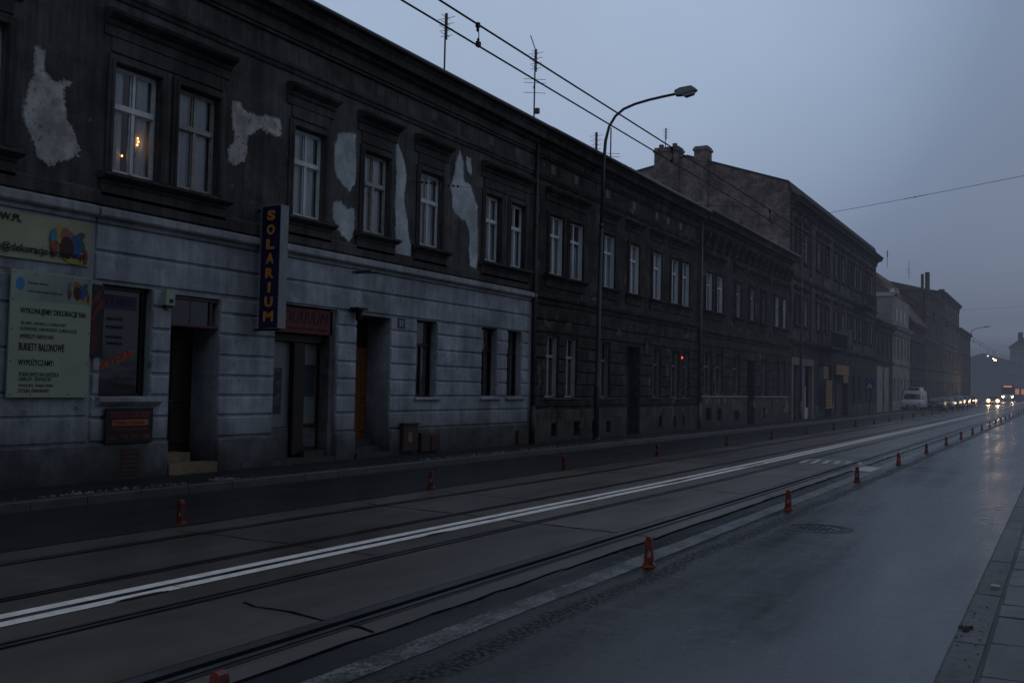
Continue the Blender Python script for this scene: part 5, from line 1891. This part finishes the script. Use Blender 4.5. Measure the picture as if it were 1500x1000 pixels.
ORD = ['first', 'second', 'third', 'fourth', 'fifth', 'sixth', 'seventh', 'eighth', 'ninth', 'tenth', 'eleventh', 'twelfth', 'thirteenth', 'fourteenth', 'fifteenth', 'sixteenth', 'seventeenth',
       'eighteenth', 'nineteenth', 'twentieth', 'twenty-first', 'twenty-second', 'twenty-third', 'twenty-fourth', 'twenty-fifth']
proto = delineator(M_CONE, M_CONEB)
proto2 = delineator(M_CONE2, M_CONEB2)
proto2['group'] = 'delineators beyond the far track'
used = False
for k_ in range(20):
    y = (3.99, 10.0, 16.07, 22.07)[k_] if k_ < 4 else 22.07 + 6.03 * (k_ - 3)
    x = -3.97 if k_ == 0 else -3.85
    lab = ('red delineator cut off by the bottom edge beside the near rail' if k_ == 0 else
           f'{ORD[k_]} red delineator from the front along the worn white edge line')
    if not used:
        proto.location = (x, y, .004 + zg(y))
        proto['label'] = lab
        proto['group'] = 'delineators along the near edge line'
        used = True
    else:
        dup(proto, (x, y, .004 + zg(y)), random.uniform(-.25, .25), lab, 'delineators along the near edge line').rotation_euler.x = random.gauss(0, .035)
for k_ in range(22):
    y = (9.27, 15.09, 20.6, 26.54, 33.05)[k_] if k_ < 5 else 33.05 + 5.95 * (k_ - 4)
    lab = f'{ORD[k_]} dark red delineator from the front in the row nearer the houses'
    if k_ == 0:
        proto2.location = (-10.0, y, .003)
        proto2['label'] = lab
    else:
        dup(proto2, (-10.0, y, .003 + zg(y)), random.uniform(-.5, .5), lab, 'delineators beyond the far track').rotation_euler.x = random.gauss(0, .05)


# ================================================================== VEHICLES
def bevel_build(mb, name, m, parent, w):
    me = mb.mesh(name)
    bm = bmesh.new()
    bm.from_mesh(me)
    bmesh.ops.remove_doubles(bm, verts=bm.verts, dist=1e-5)
    bmesh.ops.recalc_face_normals(bm, faces=bm.faces)
    bmesh.ops.bevel(bm, geom=list(bm.edges), offset=w, segments=2, affect='EDGES', profile=.6)
    bm.to_mesh(me)
    bm.free()
    return link(name, me, m, parent, True)


def vehicle(name, label, cat, loc, rz, paint, kind, lights=None, group=None):
    """Front faces -Y. kind 'car' or 'van'."""
    t = thing(name, label, cat, loc, rz, group)
    if kind == 'car':
        W, prof = .84, [(-2.05, .28), (-2.1, .55), (-2.0, .74), (-1.0, .90), (2.0, .93), (2.08, .6), (2.0, .28)]
        cab = [(-1.05, .89), (-.35, 1.36), (.25, 1.43), (1.0, 1.40), (1.75, .92)]
        glass = [(-.92, .93), (-.30, 1.31), (.25, 1.37), (.95, 1.34), (1.55, .95)]
        axle, wr = (-1.25, 1.25), .3
        ws = [(-1.0, .95), (-.37, 1.34)]
    else:
        W, prof = .95, [(-2.4, .3), (-2.46, .62), (-2.34, .9), (-1.75, 1.06), (2.35, 1.06), (2.42, .6), (2.38, .3)]
        cab = [(-1.8, 1.05), (-1.2, 1.62), (-1.05, 1.92), (2.3, 1.92), (2.37, 1.05)]
        glass = [(-1.62, 1.1), (-1.16, 1.55), (-.5, 1.6), (-.5, 1.1)]
        axle, wr = (-1.6, 1.45), .33
        ws = [(-1.77, 1.10), (-1.24, 1.60)]
    b = MB()
    b.prism(prof, 'x', -W, W)
    bevel_build(b, 'body', paint, t, .05)
    b = MB()
    n = len(cab)
    vs = []
    for s_ in (-1, 1):
        for (y, z) in cab:
            tp = W - .03 - (.16 if kind == 'car' else .06) * (z - cab[0][1]) / (max(c[1] for c in cab) - cab[0][1])
            vs.append((s_ * tp, y, z))
    b.add(vs, [tuple(range(n)), tuple(range(2 * n - 1, n - 1, -1))] + [(i, i + n, (i + 1) % n + n, (i + 1) % n) for i in range(n)])
    bevel_build(b, 'cabin', paint, t, .035)
    for s_ in (-1, 1):
        b = MB()
        b.add([(s_ * (W - .012 - (.16 if kind == 'car' else .06) * (z - cab[0][1]) / (1.43 - .89 if kind == 'car' else .87)), y, z) for y, z in glass], [tuple(range(len(glass)))])
        b.build('side_window', M_CARGL, t)
    b = MB()
    (ya, za), (yb, zb) = ws
    b.add([(-W + .14, ya - .03, za), (W - .14, ya - .03, za), (W - .24, yb - .03, zb), (-W + .24, yb - .03, zb)], [(0, 1, 2, 3)])
    b.build('windscreen', M_CARGL, t)
    for y in axle:
        for s_ in (-1, 1):
            b = MB()
            b.tube([(s_ * (W - .2), y, wr), (s_ * (W + .01), y, wr)], wr, 18)
            w_ = b.build('wheel', M_TYRE, t)
            MB().tube([(s_ * (W - .05), y, wr), (s_ * (W + .022), y, wr)], wr * .6, 14).build('rim', M_RIM, w_)
    yf = prof[1][0]
    for s_ in (-1, 1):
        b = MB()
        if lights == 'beam':
            b.ball((s_ * (W - .2), yf - .03, .64), (.12, .11))
        elif lights == 'dim':
            b.ball((s_ * (W - .2), yf - .02, .64), (.075, .07))
        else:
            b.box(s_ * (W - .2) - .12, s_ * (W - .2) + .12, yf - .03, yf + .12, .58, .74)
        hl = b.build('headlight', {'beam': E_HEAD, 'dim': E_HEAD2, None: M_REFL}[lights], t)
        if lights == 'beam':
            b = MB()
            b.tube([(s_ * (W - .2), yf + .1, .64), (s_ * (W - .2), yf - .02, .64)], [.2, .31], 16)
            b.build('halo_bowl', E_HALO, hl)
    b = MB()
    b.box(-.42, .42, yf - .025, yf + .05, .40, .54)
    b.build('grille', M_BLACK, t)
    b = MB()
    b.box(-.26, .26, yf - .05, yf - .026, .42, .52)
    b.build('number_plate', M_WHITESIGN, t)
    return t


PV = -13.25
v = vehicle('parked_van', 'white van parked facing us half on the far pavement', 'van', (PV, 107.4, .13 + zg(105)), 0, M_CARW, 'van')
b = MB()
b.box(-.62, .62, -.9, 2.2, 1.925, 2.28)
b.build('roof_box', M_CARW, v)
b = MB()
b.box(-.5, .5, -.93, -.905, 1.98, 2.2)
b.build('roof_window', M_CARGL, v)
cars = [('dark hatchback parked right behind the white van', -12.15, 116.5, M_CARD, None), ('silver car parked right behind the dark hatchback', -12.0, 124, M_CARG, None),
        ('dark car parked far behind with dim lights on', -12.1, 133, M_CARD, 'dim'), ('pale car parked farther along the far kerb', -12.3, 142, M_CARW, None),
        ('silver car without lights near the end of the parked row', -12.5, 152, M_CARG, None), ('dark car at the very end of the parked row', -12.6, 166, M_CARD, 'dim')]
for lab, x, y, m, li in cars:
    vehicle('parked_car', lab, 'car', (x, y, zg(y)), random.uniform(-.03, .03), m, 'car', li, 'cars parked along the far kerb')
vehicle('oncoming_car', 'oncoming car with bright headlights shining on the wet road', 'car', (-9.73, 172.1, zg(172)), .02, M_CARD, 'car', 'beam')

# tram
tr = thing('tram', 'dark tram with amber destination display approaching down the far track', 'tram', (-9.9, 220, zg(220)), -.09)
b = MB()
b.prism([(-1.2, .35), (1.2, .35), (1.2, 2.9), (.95, 3.35), (-.95, 3.35), (-1.2, 2.9)], 'y', 0, 28)
bevel_build(b, 'body', M_TRAM, tr, .08)
MB().box(-1.02, 1.02, -.03, .02, 1.45, 2.75).build('windscreen', M_CARGL, tr)
MB().box(-.75, .75, -.05, .02, 2.85, 3.15).build('destination_display', E_DEST, tr)
for s_ in (-1, 1):
    hl = MB().ball((s_ * .82, -.06, .95), (.11, .10)).build('headlight', E_HEAD, tr)
    MB().tube([(s_ * .82, .05, .95), (s_ * .82, -.04, .95)], [.14, .22], 16).build('halo_bowl', E_HALO, hl)
for i in range(9):
    MB().box(1.2, 1.215, 1.2 + i * 2.9, 3.5 + i * 2.9, 1.5, 2.6).build('side_window', E_TRAMIN if i in (0, 1, 3, 4, 7) else M_CARGL, tr)
b = MB()
b.tube([(0, 8, 3.35), (0, 9.2, 4.4), (0, 8.2, 5.5)], .04, 6)
b.tube([(-.7, 8.2, 5.52), (.7, 8.2, 5.52)], .03, 6)
b.build('pantograph', M_IRON, tr)

# ================================================================== HAZE
hz = MB()
hz.box(-70, 60, 26, 330, -.5, 24)
m, nt, N, L = nt_new('street_haze')
out = N.new('ShaderNodeOutputMaterial')
pv = N.new('ShaderNodeVolumePrincipled')
pv.inputs['Color'].default_value = (0, 0, 0, 1)
HD = .0032
pv.inputs['Density'].default_value = HD
pv.inputs['Emission Strength'].default_value = HD
pv.inputs['Emission Color'].default_value = (.054, .064, .092, 1)
L.new(pv.outputs[0], out.inputs['Volume'])
o = hz.build('haze', m)
o['kind'] = 'stuff'
m2 = m.copy()
m2.name = 'distant_haze'
pv2 = m2.node_tree.nodes[pv.name]
pv2.inputs['Density'].default_value = .007
pv2.inputs['Emission Strength'].default_value = .007
o = MB().box(-69, 59, 196, 329, -.4, 13).build('distant_haze', m2)
o['kind'] = 'stuff'

# ================================================================== LIGHT
w = bpy.data.worlds.new('World')
S.world = w
w.use_nodes = True
nt = w.node_tree
N, L = nt.nodes, nt.links
N.clear()
out = N.new('ShaderNodeOutputWorld')
bg = N.new('ShaderNodeBackground')
L.new(bg.outputs[0], out.inputs[0])
tc = N.new('ShaderNodeTexCoord')
sky = N.new('ShaderNodeTexSky')
sky.sky_type = 'NISHITA'
sky.sun_disc = False
SUN_EL, SUN_AZ = math.radians(4.0), math.radians(-28.0)     # low behind the cloud, ahead and to the left
sky.sun_elevation = SUN_EL
sky.sun_rotation = SUN_AZ
sky.air_density = 2.0
sky.dust_density = 3.0
# overcast dome: brightest where the sun sits behind the cloud, dimmer to the sides and behind
vm = N.new('ShaderNodeVectorMath')
vm.operation = 'DOT_PRODUCT'
L.new(tc.outputs['Generated'], vm.inputs[0])
d = Vector((-.44, .80, .42)).normalized()
vm.inputs[1].default_value = d
cr = N.new('ShaderNodeValToRGB')
L.new(vm.outputs['Value'], cr.inputs[0])
e = cr.color_ramp.elements
e[0].position = 0.0
e[0].color = (.28, .325, .405, 1)
e[1].position = 1.0
e[1].color = (.43, .54, .735, 1)
for p_, c_ in ((.55, (.315, .362, .455)), (.80, (.29, .345, .46)), (.885, (.245, .315, .45)), (.908, (.25, .33, .482)), (.94, (.34, .445, .625)), (.972, (.40, .515, .71))):
    q = e.new(p_)
    q.color = c4(c_)
sx = N.new('ShaderNodeSeparateXYZ')
L.new(tc.outputs['Generated'], sx.inputs[0])
low = ramp(N, L, sx.outputs[2], -.02, g4(1.0), .20, g4(1.0))
col = mixc(N, L, 1.0, cr.outputs[0], low, 'MULTIPLY')
cl = ramp(N, L, noise(N, L, tc.outputs['Generated'], 2.2, 4, .55), .3, g4(.94), .7, g4(1.05))
col = mixc(N, L, 1.0, col, cl, 'MULTIPLY')
skm = mixc(N, L, 1.0, sky.outputs[0], .012, 'MULTIPLY')
col = mixc(N, L, .12, col, skm)
L.new(col, bg.inputs[0])
bg.inputs[1].default_value = 1.0

sl = bpy.data.lights.new('sun', 'SUN')
sl.energy = .06
sl.angle = math.radians(40)
sl.color = (.92, .95, 1.0)
so = bpy.data.objects.new('sun', sl)
COL.objects.link(so)
dv = Vector((math.sin(SUN_AZ) * .7, math.cos(SUN_AZ) * .7, .7))
so.rotation_euler = dv.to_track_quat('Z', 'Y').to_euler()

# ================================================================== CAMERA
f, H, roll = 1458.0, 1.88, .021
u = Vector((810, 82, f)).normalized()
Dy = f * f / (82 - 810 * roll)
vv = Vector((roll * Dy, -Dy, f)).normalized()
vv = (vv - u * u.dot(vv)).normalized()
r = u.cross(-vv)
if r.x < 0:
    r = -r
ex = Vector((r.x, u.x, vv.x))        # camera right, in world axes (X = r, Y = u, Z = v)
ey = Vector((r.y, u.y, vv.y))        # camera down
ez = Vector((r.z, u.z, vv.z))        # camera forward
mw = Matrix((( ex.x, -ey.x, -ez.x, 0), (ex.y, -ey.y, -ez.y, 0), (ex.z, -ey.z, -ez.z, H), (0, 0, 0, 1)))
cd = bpy.data.cameras.new('camera')
cd.sensor_width = 36.0
cd.lens = f / 1500 * 36.0
cd.clip_start = .05
cd.clip_end = 3000
co = bpy.data.objects.new('camera', cd)
COL.objects.link(co)
co.matrix_world = mw
S.camera = co

S.render.engine = 'CYCLES'
S.cycles.use_denoising = True
S.cycles.max_bounces = 8
S.cycles.diffuse_bounces = 3
S.cycles.glossy_bounces = 4
S.cycles.transparent_max_bounces = 12
S.cycles.sample_clamp_indirect = 12.0
S.view_settings.view_transform = 'Standard'
S.view_settings.look = 'None'
S.view_settings.exposure = 0.0
S.view_settings.gamma = 1.0
